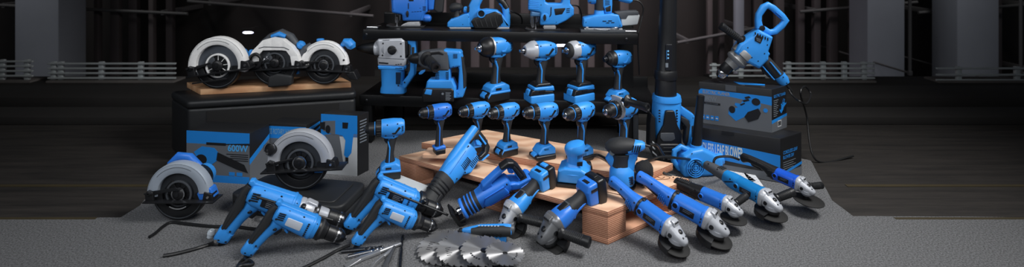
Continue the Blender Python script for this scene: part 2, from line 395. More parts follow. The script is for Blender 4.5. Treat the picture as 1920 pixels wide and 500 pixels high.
# ---------------------------------------------------------------- tool rack
RK = mat('black_rack_steel', (17,18,20), .38, .3, bump=.1)
rk = T('tool_rack', 'black steel two-shelf rack holding the power tools', 'rack', u=1)
yaw = math.atan2(2.13-2.25, 1.13); RM = Matrix.Translation(V((-.04, 2.19, 0))) @ Matrix.Rotation(yaw, 4, 'Z')
def rp(name, *gs, m=RK): rk.p(name, m, X(J(*gs), RM))
RZ1, RZ2 = .200, .474
for z in (RZ1, RZ2):
    x0, x1 = (-.60, .62) if z < .3 else (-.585, .545)
    rp('shelf', box((x0+x1)/2, .12, z-.012, x1-x0, .26, .024, .002)); rp('front_beam', box((x0+x1)/2, -.012, z-.02, x1-x0+.004, .012, .044, .003)); rp('back_lip', box((x0+x1)/2, .245, z+.012, x1-x0, .01, .07, .002))
rp('upright_panel', box(-.535, .235, .26, .09, .03, .52, .004)); rp('upright_panel', box(.52, .235, .24, .07, .03, .48, .004))
rp('front_leg', box(-.57, .005, .09, .04, .04, .18, .003)); rp('front_leg', box(.50, .005, .09, .045, .06, .18, .003))
rp('front_leg', box(.538, .03, .09, .022, .06, .176, .003), m=GREYP)
for x in (-.57, .5):
    for z in (RZ2-.02, RZ1-.02): rp('bolt', lathe((x, -.018, z), (0,-1,0), [(0,.006),(.003,.006),(.004,.004)], 8), m=DSTEEL)
for x in (-.555, .52): rp('corner_bracket', box(x, .03, RZ2+.006, .05, .05, .01, .003), m=STEEL)
# ---------------------------------------------------------------- plywood pallet
PX = T('wooden_pallet', 'low plywood pallet in the middle carrying sanders and battery drills', 'pallet', u=1)
ZP = .09
A, B, C_, D = [P(x, y, ZP) for x, y in ((748,292),(1140,397),(1292,335),(905,259))]
def bl(u, v): return A+(B-A)*u+(D-A)*v*(1-u)+(C_-B)*v*u
def quad(u0, u1, v0, v1): return [bl(u0,v0)[:2], bl(u1,v0)[:2], bl(u1,v1)[:2], bl(u0,v1)[:2]]
def ply(name, c, z0, z1):
    PX.p(name, PLY, flatslab(c, z0, z1-.0008, .001, .001)); cx = sum(p[0] for p in c)/4; cy = sum(p[1] for p in c)/4
    PX.p('veneer_face', WOOD, flatslab([(cx+(p[0]-cx)*.997, cy+(p[1]-cy)*.997) for p in c], z1-.0008, z1, 0, .001), label='pale pine veneer top')
for v0, v1 in ((0,.34),(.355,.67),(.685,1)): ply('deck_board', quad(0, 1, v0, v1), .075, ZP)
for u0, u1 in ((.0,.1),(.45,.55),(.9,1)):
    for v0, v1 in ((0,.2),(.72,.98)):
        PX.p('leg_block', PLY, flatslab(quad(u0,u1,v0,v1), .016, .0745, .001, .001))
    PX.p('runner_board', PLY, flatslab(quad(u0,u1,0,1), 0.0, .0155, .001, .001))
hc = [P(x, y, .118) for x, y in ((815,262),(1128,300),(1190,268),(905,240))]
ub = T('plywood_offcut', 'flat plywood board lying on the back of the pallet under the drills', 'board', u=1)
uc = [P(x,y,.112)[:2] for x, y in ((790,267),(1205,331),(1262,306),(912,243))]
ub.p('board_core', PLY, flatslab(uc, ZP+.0002, .111, .001, .001)); ub.p('veneer_face', WOOD, flatslab(uc, .111, .112, 0, .001)); ZU = .112
pd = T('plywood_offcut', 'small pale plywood piece under the slim battery drill', 'board', u=1)
q = P(822,290,.112); pd.p('offcut_block', WOOD, prof([(-.05,-.03),(.045,-.035),(.055,.03),(-.04,.035)], 0, .0125, .001, .004, plane='xy')); pd.at((q.x,q.y,ZU))
INKW = mat('stamped_brown_ink', (90,60,45), .7)
PX.p('grade_stamp', INKW, X(J(tube([(-.03,0,0),(-.02,.012,0),(.0,.016,0),(.025,.012,0),(.034,0,0),(.02,-.012,0),(0,-.015,0),(-.02,-.012,0),(-.03,0,0)], .0012, 4), tube([(-.015,-.004,0),(-.005,.006,0),(.006,-.006,0),(.018,.005,0)], .0014, 4)), Matrix.Translation(P(1236,333,ZP))), label='brown stamped mark on the veneer')
# ---------------------------------------------------------------- padded bench and board
LEA = mat('black_padded_vinyl', (24,26,29), .5, bump=.35, bscale=40, var=.1, vscale=15)
zb = .235
bc = [P(352,190,zb)[:2], P(668,172,zb)[:2], P(655,150,zb)[:2], P(318,170,zb)[:2]]
bn = T('padded_bench', 'long low bench in black padded vinyl behind the product boxes', 'bench', u=1)
bn.p('bench_body', LEA, prof(bc, 0, zb-.03, .01, .02, 3, 'xy')); cx = sum(p[0] for p in bc)/4; cy = sum(p[1] for p in bc)/4
bn.p('padded_lid', LEA, prof([(cx+(p[0]-cx)*1.01, cy+(p[1]-cy)*1.02) for p in bc], zb-.03, zb, .012, .025, 4, 'xy'))
bn.p('painted_recess', mat('recess_shade', (10,10,12), .9), X(box(0,0,.11,.48,.004,.17,.001), Matrix.Translation(V(((bc[0][0]+bc[1][0])/2, (bc[0][1]+bc[1][1])/2-.002, 0))) @ Matrix.Rotation(math.atan2(bc[1][1]-bc[0][1], bc[1][0]-bc[0][0]), 4, 'Z')))  # flat near-black sheet paints the shade of an open bench front
zs = .257
sb = T('beech_board', 'beech wood board on the padded bench under three circular saws', 'board', u=1)
sc_ = [P(x,y,zs)[:2] for x, y in ((376,167.6),(658.6,154),(632,140),(350,154))]
sb.p('board_plank', BOARDM, prof(sc_, zb+.0005, zs, .001, .002, 2, 'xy')); ZS = zs
class TP(T):
    """thing whose local units are the size of one photo pixel at its own depth; absolute pixel outlines go in, real metres come out"""
    def __init__(s, name, label, cat, bx, by, z=None, d=None, group=None, yaw=0, lift=0):
        q = P(bx, by, z, d); T.__init__(s, name, label, cat, group, q.y/F); s.bx, s.by = bx, by
        s.at((q.x, q.y, q.z), yaw)
    def m(s, pts): return [((p[0]-s.bx, s.by-p[1])+tuple(p[2:])) for p in pts]
    def pf(s, pts, y0, y1, bev=1, r=2, seg=3): return prof(s.m(pts), y0, y1, bev, r, seg)
    def c(s, x, y, dp=0): return (x-s.bx, dp, s.by-y)
    def lo(s, secs, n=16, e=2.0, up=(0,0,1)): return loft([(q[0]-s.bx, q[2], s.by-q[1])+tuple(q[3:]) for q in secs], n, e, up)
    def la(s, x, y, dp, dr, prf, n=20): return lathe(s.c(x,y,dp), dr, prf, n)
    def rod(s, a, b, r0, r1=None): return rod(s.c(*a), s.c(*b), r0, r1)
    def tube(s, pts, r): return tube([s.c(*q) for q in pts], r)
    def screws(s, pts, y, r=.8):
        for x, z in pts: s.p('screw', BLK, lathe(s.c(x,z,y+.1), (0,-1,0), [(0,r),(.25,r),(.3,r*.6)], 8))
SHELF_T, SHELF_M = RZ2, RZ1
# ------------------------------------------------ top shelf
def jigsaw_one():
    t = TP('jigsaw', 'blue jigsaw with a black rear grip, leftmost on the top shelf', 'jigsaw', 765, 50, z=SHELF_T)
    t.p('motor_housing', DEEP, t.pf([(735,-12),(803,-12),(803,21),(798,25),(794,38),(757,38),(756,26),(737,23,4)], -13, 13, 4, 3))
    t.p('dust_port', DEEP, t.la(794,33,0,(1,0,-.15), [(0,7),(8,7.5),(13,6),(15,3)]))
    t.p('rear_housing', DEEP, t.pf([(802,-14),(817,-14),(814,18),(804,19)], -9, 9, 3, 3))
    t.p('rear_grip', RUB, t.pf([(817,-14),(834,-14),(831,23),(822,24),(814,18)], -8, 8, 3, 3))
    t.p('top_handle', DEEP, t.lo([(742,-10,0,8,7),(748,-30,0,7,6),(770,-40,0,7,6),(800,-40,0,7,6),(822,-30,0,7,7),(826,-12,0,8,8)], 14, 2.4, (0,1,0)))
    t.p('front_cover', BLK, t.pf([(769,-11),(778,-11),(778,1),(769,1)], -13.6, -12.6, .3, 1))
    t.p('orbital_dial', BLK, t.lo([(766.5,24.5,-13.2,2.6,6.2),(766.5,24.5,-15,2.4,6),(766.5,24.5,-15.4,1.5,4)], 14, 2, (0,0,1)))
    t.p('vent_grille', BLK, slots(4, 798-765, 50-11, 0, -2.2, 6, .8, -13.1, .5), slots(4, 776-765, 50-20.6, 5, .3, 3.4, .7, -13.1, .5), slots(1, 768.5-765, 50-10, 0, 0, 1.4, 11, -13.1, .5))
    t.p('plunger', STEEL, t.rod((742,22,0),(742,43,0),1.6), t.rod((746,22,3),(746,42,3),.8)); t.p('blade', STEEL, t.pf([(743,32),(746,32),(745.5,48),(743.5,48)], -.4, .4, .1, .2))
    t.p('blade_clamp', DSTEEL, box(748-765,0,50-28,9,10,6,1)); t.p('splinter_guard', GREYP, t.pf([(749,25),(753,26),(752,38),(750,38)], -6, 6, .5, 1))
    t.p('sole_plate', DSTEEL, t.pf([(728,44,1),(740,47.5),(798,47.5),(798,50),(735,50),(727,47.5)], -14, 14, .5, .6))
    t.p('sole_bracket', ALU, t.pf([(767,40),(788,39),(789,47.5),(752,47.5),(758,44)], -9, 9, .8, 1)); t.screws([(741,16),(798,33),(790,14)], -13)
jigsaw_one()
def planer():
    t = TP('electric_planer', 'blue electric planer with a black front knob and side port on the top shelf', 'planer', 900, 52, z=SHELF_T-.0)
    t.p('front_knob', RUB, t.lo([(843,16,0,1,2),(844,16,0,7,6),(849,14.5,0,10,8.5),(856,13,0,10,8.5),(863,13.5,0,8,7),(867,15,0,3,3)], 18), t.la(857,32,0,(0,0,1),[(0,8),(3,6.5),(8,5),(14,6)]))
    t.p('depth_scale', STEEL, t.la(858,33.5,0,(-.15,0,1),[(0,8.5),(1,9.2),(3.5,9.2),(4,8)], 26))
    t.p('front_shoe', BLUE, t.pf([(840,49.5),(840,41),(846,35),(858,31),(871,25),(880,23),(884,49.5)], -14, 14, 2.5, 3))
    t.p('sole_plate', ALU, t.pf([(843,49.3),(884,49.3),(884,52),(846,52)], -13.5, 13.5, .3, .4)); t.p('rear_sole', ALU, t.pf([(925,49.3),(955,49.3),(955,52),(925,52)], -13.5, 13.5, .3, .4))
    t.p('motor_housing', BLUE, t.pf([(876,50),(877,20),(880,8),(886,-3),(902,-7),(906,-2),(900,10),(899,18),(912,16),(932,18),(944,28),(956,49),(955,50)], -12, 12, 3.5, 3))
    t.p('barrel_cap', BLUE, t.la(877,18,-4,(-1,-.15,.05),[(0,6),(4,6.4),(7,5.4),(8,3)]), t.lo([(873,24,0,6,3),(880,22,0,8,6)]))
    t.p('lever_slot', BLK, t.pf([(877,9),(881,11),(881,21),(876,22)], -13, -11.5, .3, 1))
    t.p('chip_port', BLUE, t.la(903.5,23.5,-11,(0,-1,0),[(0,8),(9,8),(9.6,7.5),(9.6,6.2),(4,5.8)], 24)); t.p('port_opening', BLK, t.la(903.5,23.5,-15,(0,-1,0),[(0,6),(1,6)], 20))
    bc = t.p('belt_cover', BLK, t.pf([(884,38),(889,32),(908,27),(928,20),(941,25),(944,40),(932,51.5),(891,51.5)], -17, -11, 2, 3))
    t.p('cover_rib', RUB, *[t.pf([(891+k*9,36-k*1.6),(892.5+k*9,35.6-k*1.6),(898+k*9,48),(896.5+k*9,48)], -17.6, -16.5, .3, .4) for k in range(5)], parent=bc)
    t.p('top_handle', BLK, t.lo([(897,-4,0,6,6),(915,-12,0,6,6),(932,-6,0,6,6.5),(944,6,0,6,6),(950,16,0,6,6)], 14, 2.3, (0,1,0)))
    t.p('rear_handle', BLUE, t.lo([(940,3,0,6.5,5),(947,12,0,6.5,5),(950,28,0,7,7),(947,46,0,10,8)], 14, 2.5, (0,1,0)))
    t.p('vent_grille', RUB, slots(3, 925-900, 52-30, 4, 0, 1.2, 6, -17.3, .5)); t.screws([(869,44),(939,46),(880,30)], -14.2)
planer()
def jigsaw_two():
    t = TP('jigsaw', 'blue jigsaw with an open loop handle and chrome blade holder on the top shelf', 'jigsaw', 1025, 55, z=SHELF_T-.0)
    t.p('motor_housing', BLUE, t.pf([(991,-14),(1020,-14),(1022,3,3),(1027,5.5),(1052,5.5,4),(1056,-14),(1068,-14),(1068,6),(1075,14),(1075,27),(1060,38),(1044,45.5),(1012,46),(1013,22,4),(990,18)], -12.5, 12.5, 3.5, 3))
    t.p('top_handle', BLUE, t.lo([(997,-10,0,10,8),(1003,-22,0,8,6),(1025,-28,0,7,6),(1050,-26,0,7,6),(1064,-14,0,8,7),(1064,-6,0,9,7)], 14, 2.4, (0,1,0)))
    t.p('side_recess', BLK, t.pf([(1038,15),(1060,13.5),(1053,25),(1040,27)], -13, -11.8, .3, 1.5)); t.p('lever_slot', BLK, t.pf([(1031.5,12),(1033.5,12),(1033,26),(1030,31),(1029,30),(1031,25)], -13, -12, .2, .6))
    t.p('mode_dial', BLUE, t.la(1021,31,-12,(0,-1,0),[(0,8),(1,7.6),(1.4,6)], 24)); t.p('dial_grip', BLK, t.lo([(1020.5,31.5,-13,3,6),(1020.5,31.5,-15,2.6,5.6)], 14))
    t.p('vent_grille', BLK, *[slots(1, 1064-1025, 55-(15+3.2*k), 0, 0, 6.5, .9, -12.9, .5, .8) for k in range(3)], slots(6, 993-1025, 55-14, 0, 3, .1, .1, -12, .1))
    t.p('housing_rib', BLUE, *[t.pf([(990.5,1+3.2*k),(1010,2.4+3.2*k),(1010,3.2+3.2*k),(990.5,1.9+3.2*k)], -13, 13, .3, .3) for k in range(5)])
    t.p('gear_nose', mat('blue_grey_nose', (90,140,190), .3, .3), t.pf([(995,19),(1014,22),(1014,30),(994,30)], -9, 9, 2.5, 2))
    t.p('blade_holder', STEEL, t.pf([(995,30),(1000,30),(1002,50),(997,52),(994,42)], -5, 5, .8, 1), t.rod((1006,28,0),(1006,46,0),2), t.rod((1010,28,-3),(1008,40,-3),1)); t.p('roller', DSTEEL, t.la(1008,44,-3,(0,1,0),[(0,3.5),(6,3.5)], 14))
    t.p('saw_blade', STEEL, t.pf([(1003,44),(1006,44),(1005.5,54),(1003.5,54)], -.4, .4, .1, .2))
    t.p('sole_plate', DSTEEL, t.pf([(986,51),(994,53),(1050,53),(1050,55),(990,55),(984,53)], -13, 13, .4, .5)); t.p('sole_bracket', ALU, t.pf([(1019,45),(1041,45),(1041,53),(1019,53)], -9, 9, .6, .8), t.pf([(1018,49),(1042,49),(1042,50),(1018,50)], -9.8, 9.8, .2, .2))
    t.screws([(1014,8),(1042,40)], -12.7)
jigsaw_two()
def sheet_sander():
    t = TP('sheet_sander', 'blue finishing sander with a grey dust box, rightmost on the top shelf', 'sander', 1130, 59, z=SHELF_T-.0, yaw=-4)
    t.p('sander_base', BLUE, t.pf([(1092,49.5),(1093,33),(1115,27),(1143,24),(1158,26),(1166,49.5)], -15, 17, 3, 3))
    t.p('clamp_frame', ALU, box(0,0,6.5,70,30,2.4,.6), box(-30,-14,8,5,3,5,.5), box(24,-14,8,4,3,5,.5)); t.p('clamp_lever', STEEL, t.tube([(1112,52,-17),(1135,54,-18),(1150,49,-18),(1158,52,-16)], .8))
    t.p('sanding_pad', GREYP, box(-1,0,2.7,82,36,5.2,.8), label='grey sanding pad'); t.p('neck', BLUE, t.lo([(1124,30,0,11,10),(1124,18,0,9,8)], 16, 2.5, (0,1,0)))
    t.p('waist_band', RUB, t.lo([(1124,18.5,0,9.4,9),(1124,8,0,9,9),(1125,-4,0,9,9)], 16, 2.5, (0,1,0)))
    t.p('front_ball', BLUE, t.lo([(1102,-2,0,4,4),(1104,-2,0,8,8.5),(1110,-2,0,10,10),(1117,-2,0,9,10)], 16)); t.p('speed_mark', BLK, box(1106-1130,-9.6,59-4,4,1.5,2,.3))
    t.p('handle_root', BLUE, t.pf([(1129,-12),(1147,-12),(1147,8),(1146,24),(1133,24),(1133,17),(1130,12)], -8, 8, 2, 2)); t.p('strut_window', BLK, t.pf([(1134,14),(1144,9),(1144,20),(1136,21)], -8.6, -7, .3, 1))
    t.p('vent_grille', BLK, slots(4, 1138-1130, 59+1, 0, -3, 9, .9, -8.2, .5, .9)); t.p('side_vent', BLK, slots(2, 1132-1130, 59-37.5, 10, .6, 7, 1.3, -15.3, .5), slots(2, 1138-1130, 59-40.5, 9, .6, 6, 1.2, -15.3, .5))
    t.p('rear_grip', RUB, t.lo([(1146,-8,0,7,8),(1162,-6,0,6.5,7.5)])); t.p('handle_end', BLUE, t.lo([(1161,-6,0,7,8),(1176,-2,0,6.5,8),(1183,1,0,5,6),(1185,2,0,2,2)]))
    db = t.p('dust_box', LGREY, t.pf([(1162,28),(1195,24),(1197,28),(1193,44),(1164,47)], -10, 12, 1.5, 2), label='light grey dust box'); t.p('dust_box_lid', GREYP, t.pf([(1150,22),(1166,20),(1194,19.5),(1196,26),(1176,27),(1172,34),(1162,34),(1158,27)], -11, 13, 1, 1.5), parent=db)
    t.p('dust_duct', BLK, t.lo([(1156,34,0,8,6),(1165,36,0,8,6)])); t.screws([(1098,40),(1160,45)], -15.4)
    tt = t
sheet_sander()
def rotary_hammer():
    t = TP('rotary_hammer', 'big rotary hammer with a silver gear head and blue upright motor', 'rotary hammer', 738, 177, z=SHELF_M, yaw=-6)
    t.p('chuck_sleeve', BLK, t.la(667,91,0,(1,0,0),[(0,3),(2,5),(6,5.5),(9,7),(28,11.5),(36,12.5)], 24)); t.p('bit_opening', DSTEEL, t.la(666,91,0,(1,0,0),[(0,2.4),(3,2.4)], 12))
    t.p('front_collar', PAINT, t.la(703,91,0,(1,0,0),[(0,12),(1,13.5),(5,13.5),(6,12.8),(12,13.2),(16,15),(22,17)], 28)); t.p('collar_band', GREYP, t.la(713,91,0,(1,0,0),[(0,13.8),(2,13.9),(3,13.8)], 28))
    t.p('gear_case', PAINT, t.pf([(708,76),(713,71),(757,69),(763,74),(764,112),(762,122),(712,121),(711,108),(714,102)], -15, 15, 4.5, 3))
    t.p('case_seam', GREYP, t.pf([(712,105.5),(763,107),(763,107.8),(712,106.3)], -15.3, 15.3, .1, .1), t.pf([(722,73),(735,72.3),(735,73),(722,73.8)], -15.3, 15.3, .1, .1))
    k = t.p('mode_knob', BLK, t.la(740,91,-14,(0,-1,0),[(0,8.4),(2,8.4),(2.6,7)], 20)); t.p('knob_lever', BLK, t.pf([(733,90),(748,86),(750,92),(744,97),(736,97)], -20, -16, 1, 2), parent=k)
    t.p('motor_housing', BLUE, t.lo([(737,121,0,15,25),(737,127,0,15,25),(737,131,0,14,21.5),(737,158,0,13.5,20.5),(738,163,0,14.5,23.5),(738,172,0,14.5,24)], 24, 3.4, (1,0,0)))
    t.p('front_shroud', BLUE, t.pf([(712,120.5),(763,121.5),(763,128),(714,127)], -15.6, 15.6, 1.5, 1.5)); t.p('foot_pad', BLK, t.lo([(738,172,0,14,23),(738,177,0,13.5,22.5)], 24, 3.4, (1,0,0)))
    t.p('side_panel', mat('navy_panel', (18,42,70), .4), t.pf([(747,132),(756,132),(755,153),(747,154)], -14.6, -12.6, .4, .8)); t.p('vent_grille', BLK, slots(4, 748-738, 177-124, 3.2, 0, 2, 1.2, -15.9, .5), slots(3, 748-738, 177-117.5, 4.4, .6, 3, 1.2, -15.3, .5))
    t.p('name_plate', LABEL, t.pf([(715,113.5),(733,114.5),(733,117),(715,116)], -15.5, -14.6, .1, .3)); t.p('rear_block', BLK, t.pf([(760,74),(768,75),(768,100),(761,112)], -11, 11, 1.5, 1.5))
    t.p('rear_handle', BLUE, t.pf([(758,69.5),(780,72),(783,75),(782,100),(780,138),(764,162),(756,168),(756,152),(767,139),(771,128),(773,84),(766,80),(758,77)], -8, 8, 3, 3)); t.p('handle_grip', RUB, t.pf([(768,82),(774,82),(773,130),(768,137),(764,137),(769,125)], -7, 7, 2, 2)); t.p('grip_inlay', RUB, t.pf([(775,86),(780.5,86),(780,104),(775,102)], -8.5, 8.5, .5, 1))
    t.p('trigger', BLK, t.pf([(766,100),(770,99),(770,118),(767,117)], -3.5, 3.5, .8, 1)); t.screws([(723,79),(722,101),(757,79),(757,102),(752,156),(764,150)], -15.3, 1.6)
rotary_hammer()
def cordless_hammer():
    t = TP('cordless_rotary_hammer', 'battery rotary hammer with a dark head and black side handle', 'rotary hammer', 828, 187, z=SHELF_M, yaw=-4)
    t.p('chuck_sleeve', BLK, t.la(764,111,0,(1,0,.06),[(0,3),(2,6),(10,9.5),(22,11.5),(24,10)], 24)); t.p('bit_opening', DSTEEL, t.la(763,111,0,(1,0,.06),[(0,3),(2,3)], 12))
    t.p('gear_case', GREYP, t.pf([(785,99),(792,95),(830,91),(843,94),(845,131),(821,131),(797,126),(786,119)], -12, 12, 4, 3)); t.p('case_rib', BLK, t.pf([(800,97),(826,94),(834,98),(834,101),(824,99),(801,102)], -12.8, 12.8, .6, 1))
    h = t.p('side_handle', BLK, t.la(802,107,-10,(.62,-1,-.2),[(0,8),(2,13.5),(4,13.5),(6,9),(12,8),(44,9),(50,9.4),(52,8.4),(52.2,5),(48,4)], 24)); t.p('handle_clamp', BLK, t.la(796,108,0,(1,0,.05),[(0,13.5),(8,13.8)], 24))
    t.p('handle_knurl', RUB, *[t.la(802+.62*q/1.19,107+.2*q/1.19,-10-q/1.19,(.62,-1,-.2),[(0,9.2),(1.2,9.2)], 20) for q in range(16, 44, 4)], parent=h)
    t.p('rear_housing', BLUE, t.pf([(831,91),(864,93),(867,97),(865,122),(845,126),(841,104)], -11.5, 11.5, 3.5, 2.5)); t.p('vent_grille', BLK, slots(4, 856-828, 187-99, 0, -2.2, 8, .8, -11.8, .5), slots(5, 822-828, 187-133, 0, -3, 8, .9, -11.3, .5), slots(5, 841-828, 187-133, 0, -3, 5, .9, -11.3, .5))
    t.p('motor_neck', BLUE, t.pf([(820,128),(846,126),(846,150),(816,150)], -11, 11, 3.5, 2)); t.p('rear_handle', BLUE, t.pf([(858,98),(867,99),(872,120),(874,165),(869,180),(856,182),(848,178),(850,168),(860,166),(862,128),(855,113)], -8, 8, 3, 3)); t.p('handle_grip', RUB, t.pf([(866,101),(871,110),(875,135),(874,162),(870,164),(869,140),(867,118)], -8.4, 8.4, 1.5, 2))
    t.p('trigger', BLK, t.pf([(857,118),(861,119),(861,136),(857,134)], -3, 3, .8, 1)); t.p('depth_lever', BLUE, t.pf([(786,136),(791,131),(799,129),(798,133),(792,138),(787,139)], -8, -4, .8, 1))
    t.p('battery_mount', BLUE, t.pf([(803,150),(806,147),(850,146),(857,160),(858,180),(848,180),(846,164),(800,165)], -15, 15, 3, 2))
    b = t.p('battery', BLK, t.pf([(794,178),(797,164),(803,161),(850,161),(854,165),(854,186),(797,187)], -17, 17, 2.5, 2)); t.p('release_button', BLUE, t.pf([(799,172),(803,163),(814,164),(812,174)], -17.8, -8, .8, 1), parent=b); t.p('battery_label', LABEL, t.pf([(829,166),(850,166),(850,184),(829,184)], -17.4, -16.6, .1, .6), parent=b)
    t.p('printed_lines', GINK, *[t.pf([(839,168.5+2.6*k),(849-(k % 2)*2,168.5+2.6*k),(849-(k % 2)*2,169.6+2.6*k),(839,169.6+2.6*k)], -17.7, -17.3, 0, 0) for k in range(6)], t.la(833.5,171,-17.3,(0,-1,0),[(0,2.2),(.3,2.2)],12), parent=b)
    t.screws([(852,122),(862,172),(810,155)], -11.8)
cordless_hammer()
# ------------------------------------------------ pistol-shaped battery tools, mm, nose along +x, battery foot at z = 0
def pistol(name, label, cat, group, kind, px, py, z, hpx, yaw, tone=None, battery='slide', shell=None, H=None, roll=0, d=None):
    tone = tone or BLUE; t = T(name, label, cat, group)
    t.warp = (lambda v: V((v.x*.80, v.y, v.z))) if kind.startswith('drill') else (lambda v: V((v.x*.86, v.y, v.z)))
    AZ = 214; noseblk = kind in ('wrench_black', 'driver_black')
    # battery
    if battery == 'slide':
        b = t.p('battery', BLK, prof([(-56,2),(-50,0),(62,0),(70,6),(70,26),(52,40),(-56,40)], -38, 38, 7, 6), label='black battery pack')
        t.p('battery_trim', tone, prof([(-57,30),(48,30),(66,14),(66,24),(50,41),(-57,41)], -39, 39, 5, 3), parent=b); t.p('release_button', tone, prof([(52,30),(72,14),(74,22),(58,38)], -17, 17, 2, 3), parent=b)
        t.p('battery_mount', tone, prof([(-58,36),(54,36),(46,54),(26,66),(-30,70),(-54,58)], -36, 36, 8, 6))
    elif battery == 'tall':
        b = t.p('battery', shell or tone, prof([(-56,2),(-50,0),(62,0),(70,5),(70,34),(-56,34)], -39, 39, 6, 6), label='tall battery pack')
        t.p('battery_band', BLK, prof([(-56,34),(71,30),(60,54),(46,56),(-50,46)], -35, 35, 4, 3), parent=b); t.p('release_button', tone, prof([(60,34),(75,30),(68,52),(56,56)], -15, 15, 2, 3), parent=b); t.p('battery_foot', BLK, prof([(-54,-1),(66,-1),(66,4),(-54,4)], -36, 36, 1, 2), parent=b)
        t.p('battery_mount', tone, prof([(-58,46),(52,54),(48,66),(-54,66)], -37, 37, 5, 4)); t.p('mount_cap', BLK, prof([(-50,66),(46,66),(28,80),(-36,80)], -33, 33, 6, 4))
    elif battery == 'stick':
        b = t.p('battery', BLK, prof([(-34,0),(30,0),(32,26),(-34,26)], -31, 31, 7, 6)); t.p('battery_band', tone, prof([(-36,24),(34,24),(36,34),(-10,42),(-34,40)], -32, 32, 6, 4))
    else:
        b = t.p('battery', BLK, prof([(-56,4),(-46,0),(60,0),(76,10),(72,24),(-54,24)], -40, 40, 8, 7)); t.p('release_button', tone, prof([(48,22),(74,14),(76,22),(56,34)], -20, 20, 3, 4), parent=b)
        t.p('battery_mount', tone, prof([(-54,22),(50,24),(58,34),(30,60),(-26,68),(-52,50)], -38, 38, 9, 8))
    if battery != 'stick': t.p('charge_panel', LABEL, X(box(0,0,0,30,1,9,.3), Matrix.Translation((8,-37.5,50)))), t.p('charge_panel', LABEL, X(box(0,0,0,30,1,9,.3), Matrix.Translation((8,37.5,50))))
    # handle
    hz = 30 if battery == 'stick' else 60
    t.p('handle_core', tone, loft([(0,0,hz,18,25),(-2,0,95,14,16),(-8,0,140,15,17),(-14,0,176,18,25),(-14,0,196,20,34)], 18, 2.4, (1,0,0)))
    t.p('rubber_grip', RUB, loft([(-1,0,hz+6,19.5,27),(-2,0,100,17,19),(-8,0,140,17.5,20),(-16,0,174,19,24)], 18, 2.3, (1,0,0)))
    t.p('grip_inlay', tone, prof([(2,hz+8),(7,hz+8),(4,130),(12,158),(8,160),(-3,132)], -19.8, 19.8, 1, 2))
    t.p('trigger', BLK if kind != 'drill_silver' else RUB, prof([(8,150),(20,148),(30,160),(34,182),(12,182)], -9, 9, 3, 3)); t.p('direction_lever', BLK, box(2,0,188,16,50,7,2))
    # motor
    t.p('upper_frame', tone, prof([(-44,176),(-20,168),(26,172),(48,182),(46,206),(-50,206)], -22, 22, 7, 6))
    end = 44 if kind.startswith('drill') else 36
    t.p('motor_housing', tone, loft([(-80,0,AZ,14,15),(-77,0,AZ,26,27),(-62,0,AZ,33,34),(-20,0,AZ,35,37),(end-6,0,AZ,34,36),(end,0,AZ,31,33)], 24, 2.5))
    t.p('rear_cap', BLK, loft([(-83,0,AZ,8,10),(-80,0,AZ,19,21),(-74,0,AZ,25,26)], 20, 2.4))
    for s in (-1, 1):
        t.p('side_stripe', BLK if not noseblk else tone, prof([(-58,AZ+6),(-30,AZ-20),(-14,AZ-20),(-8,AZ-14),(-26,AZ-13),(-46,AZ+10)], s*34, s*36.6, .8, 2)); t.p('vent_grille', BLK, slots(4, -66, AZ-8, 0, 6, 10, 2.2, s*31.5, 2.2))
        for (sx, sz) in ((-40,AZ+22),(14,AZ+20),(22,AZ-24),(-20,180)): t.p('screw', BLK, lathe((sx, s*(30.5 if sz > AZ else (33 if sz > 182 else 21.6)), sz), (0,s,0), [(0,3.2),(1.4,3.2),(1.6,2)], 8))
    t.p('status_light', mat('clear_lens', (190,200,210), .15), box(46,0,184,5,14,5,1.5))
    if kind == 'wrench_black':
        t.p('gear_nose', BLK, lathe((30,0,AZ), (1,0,0), [(0,39),(6,41),(24,40),(40,34),(52,25),(56,20)], 28)); t.p('nose_collar', ALU, lathe((20,0,AZ), (1,0,0), [(0,36),(2,38.5),(12,38.5),(13,36)], 28)); t.p('front_ring', STEEL, lathe((84,0,AZ), (1,0,0), [(0,19),(5,18),(6,13)], 20)); t.p('square_drive', STEEL, box(98,0,AZ,22,13,13,2), lathe((86,0,AZ),(1,0,0),[(0,10),(8,9)],16))
    elif kind == 'driver_black':
        t.p('gear_nose', BLK, lathe((28,0,AZ), (1,0,0), [(0,38),(6,39),(22,35),(38,24),(46,20)], 28)); t.p('bit_sleeve', DSTEEL, lathe((72,0,AZ), (1,0,0), [(0,13),(4,14),(16,14),(18,11),(22,10),(22.5,5)], 20)); t.p('nose_boot', RUB, lathe((52,0,AZ), (1,0,0), [(0,33),(8,30),(10,25)], 24))
    elif kind == 'wrench_silver':
        t.p('gear_nose', PAINT, lathe((26,0,AZ), (1,0,0), [(0,37),(4,39.5),(18,39),(30,35),(44,28),(56,22),(58,17)], 28)); t.p('nose_foot', PAINT, prof([(20,178),(46,182),(60,AZ-24),(30,AZ-24)], -14, 14, 4, 4)); t.p('front_ring', DSTEEL, lathe((82,0,AZ), (1,0,0), [(0,15),(4,14),(5,10)], 20)); t.p('square_drive', STEEL, box(97,0,AZ,24,13,13,2), lathe((84,0,AZ),(1,0,0),[(0,9),(12,9)],16))
        for a in (40, 140, 220, 320): t.p('nose_bolt', DSTEEL, rod((26,37*math.cos(math.radians(a)),AZ+37*math.sin(math.radians(a))), (42,35*math.cos(math.radians(a)),AZ+35*math.sin(math.radians(a))), 4.5))
    elif kind == 'wrench_ring':
        t.p('gear_nose', PAINT, lathe((26,0,AZ), (1,0,0), [(0,37),(4,39.5),(22,38),(36,34),(42,30)], 28)); t.p('rubber_ring', RUB, lathe((66,0,AZ), (1,0,0), [(0,31),(5,32),(14,28),(18,22),(18,16)], 28)); t.p('front_ring', STEEL, lathe((78,0,AZ), (1,0,0), [(0,16),(9,14),(10,10)], 20)); t.p('square_drive', STEEL, box(98,0,AZ,20,13,13,2))
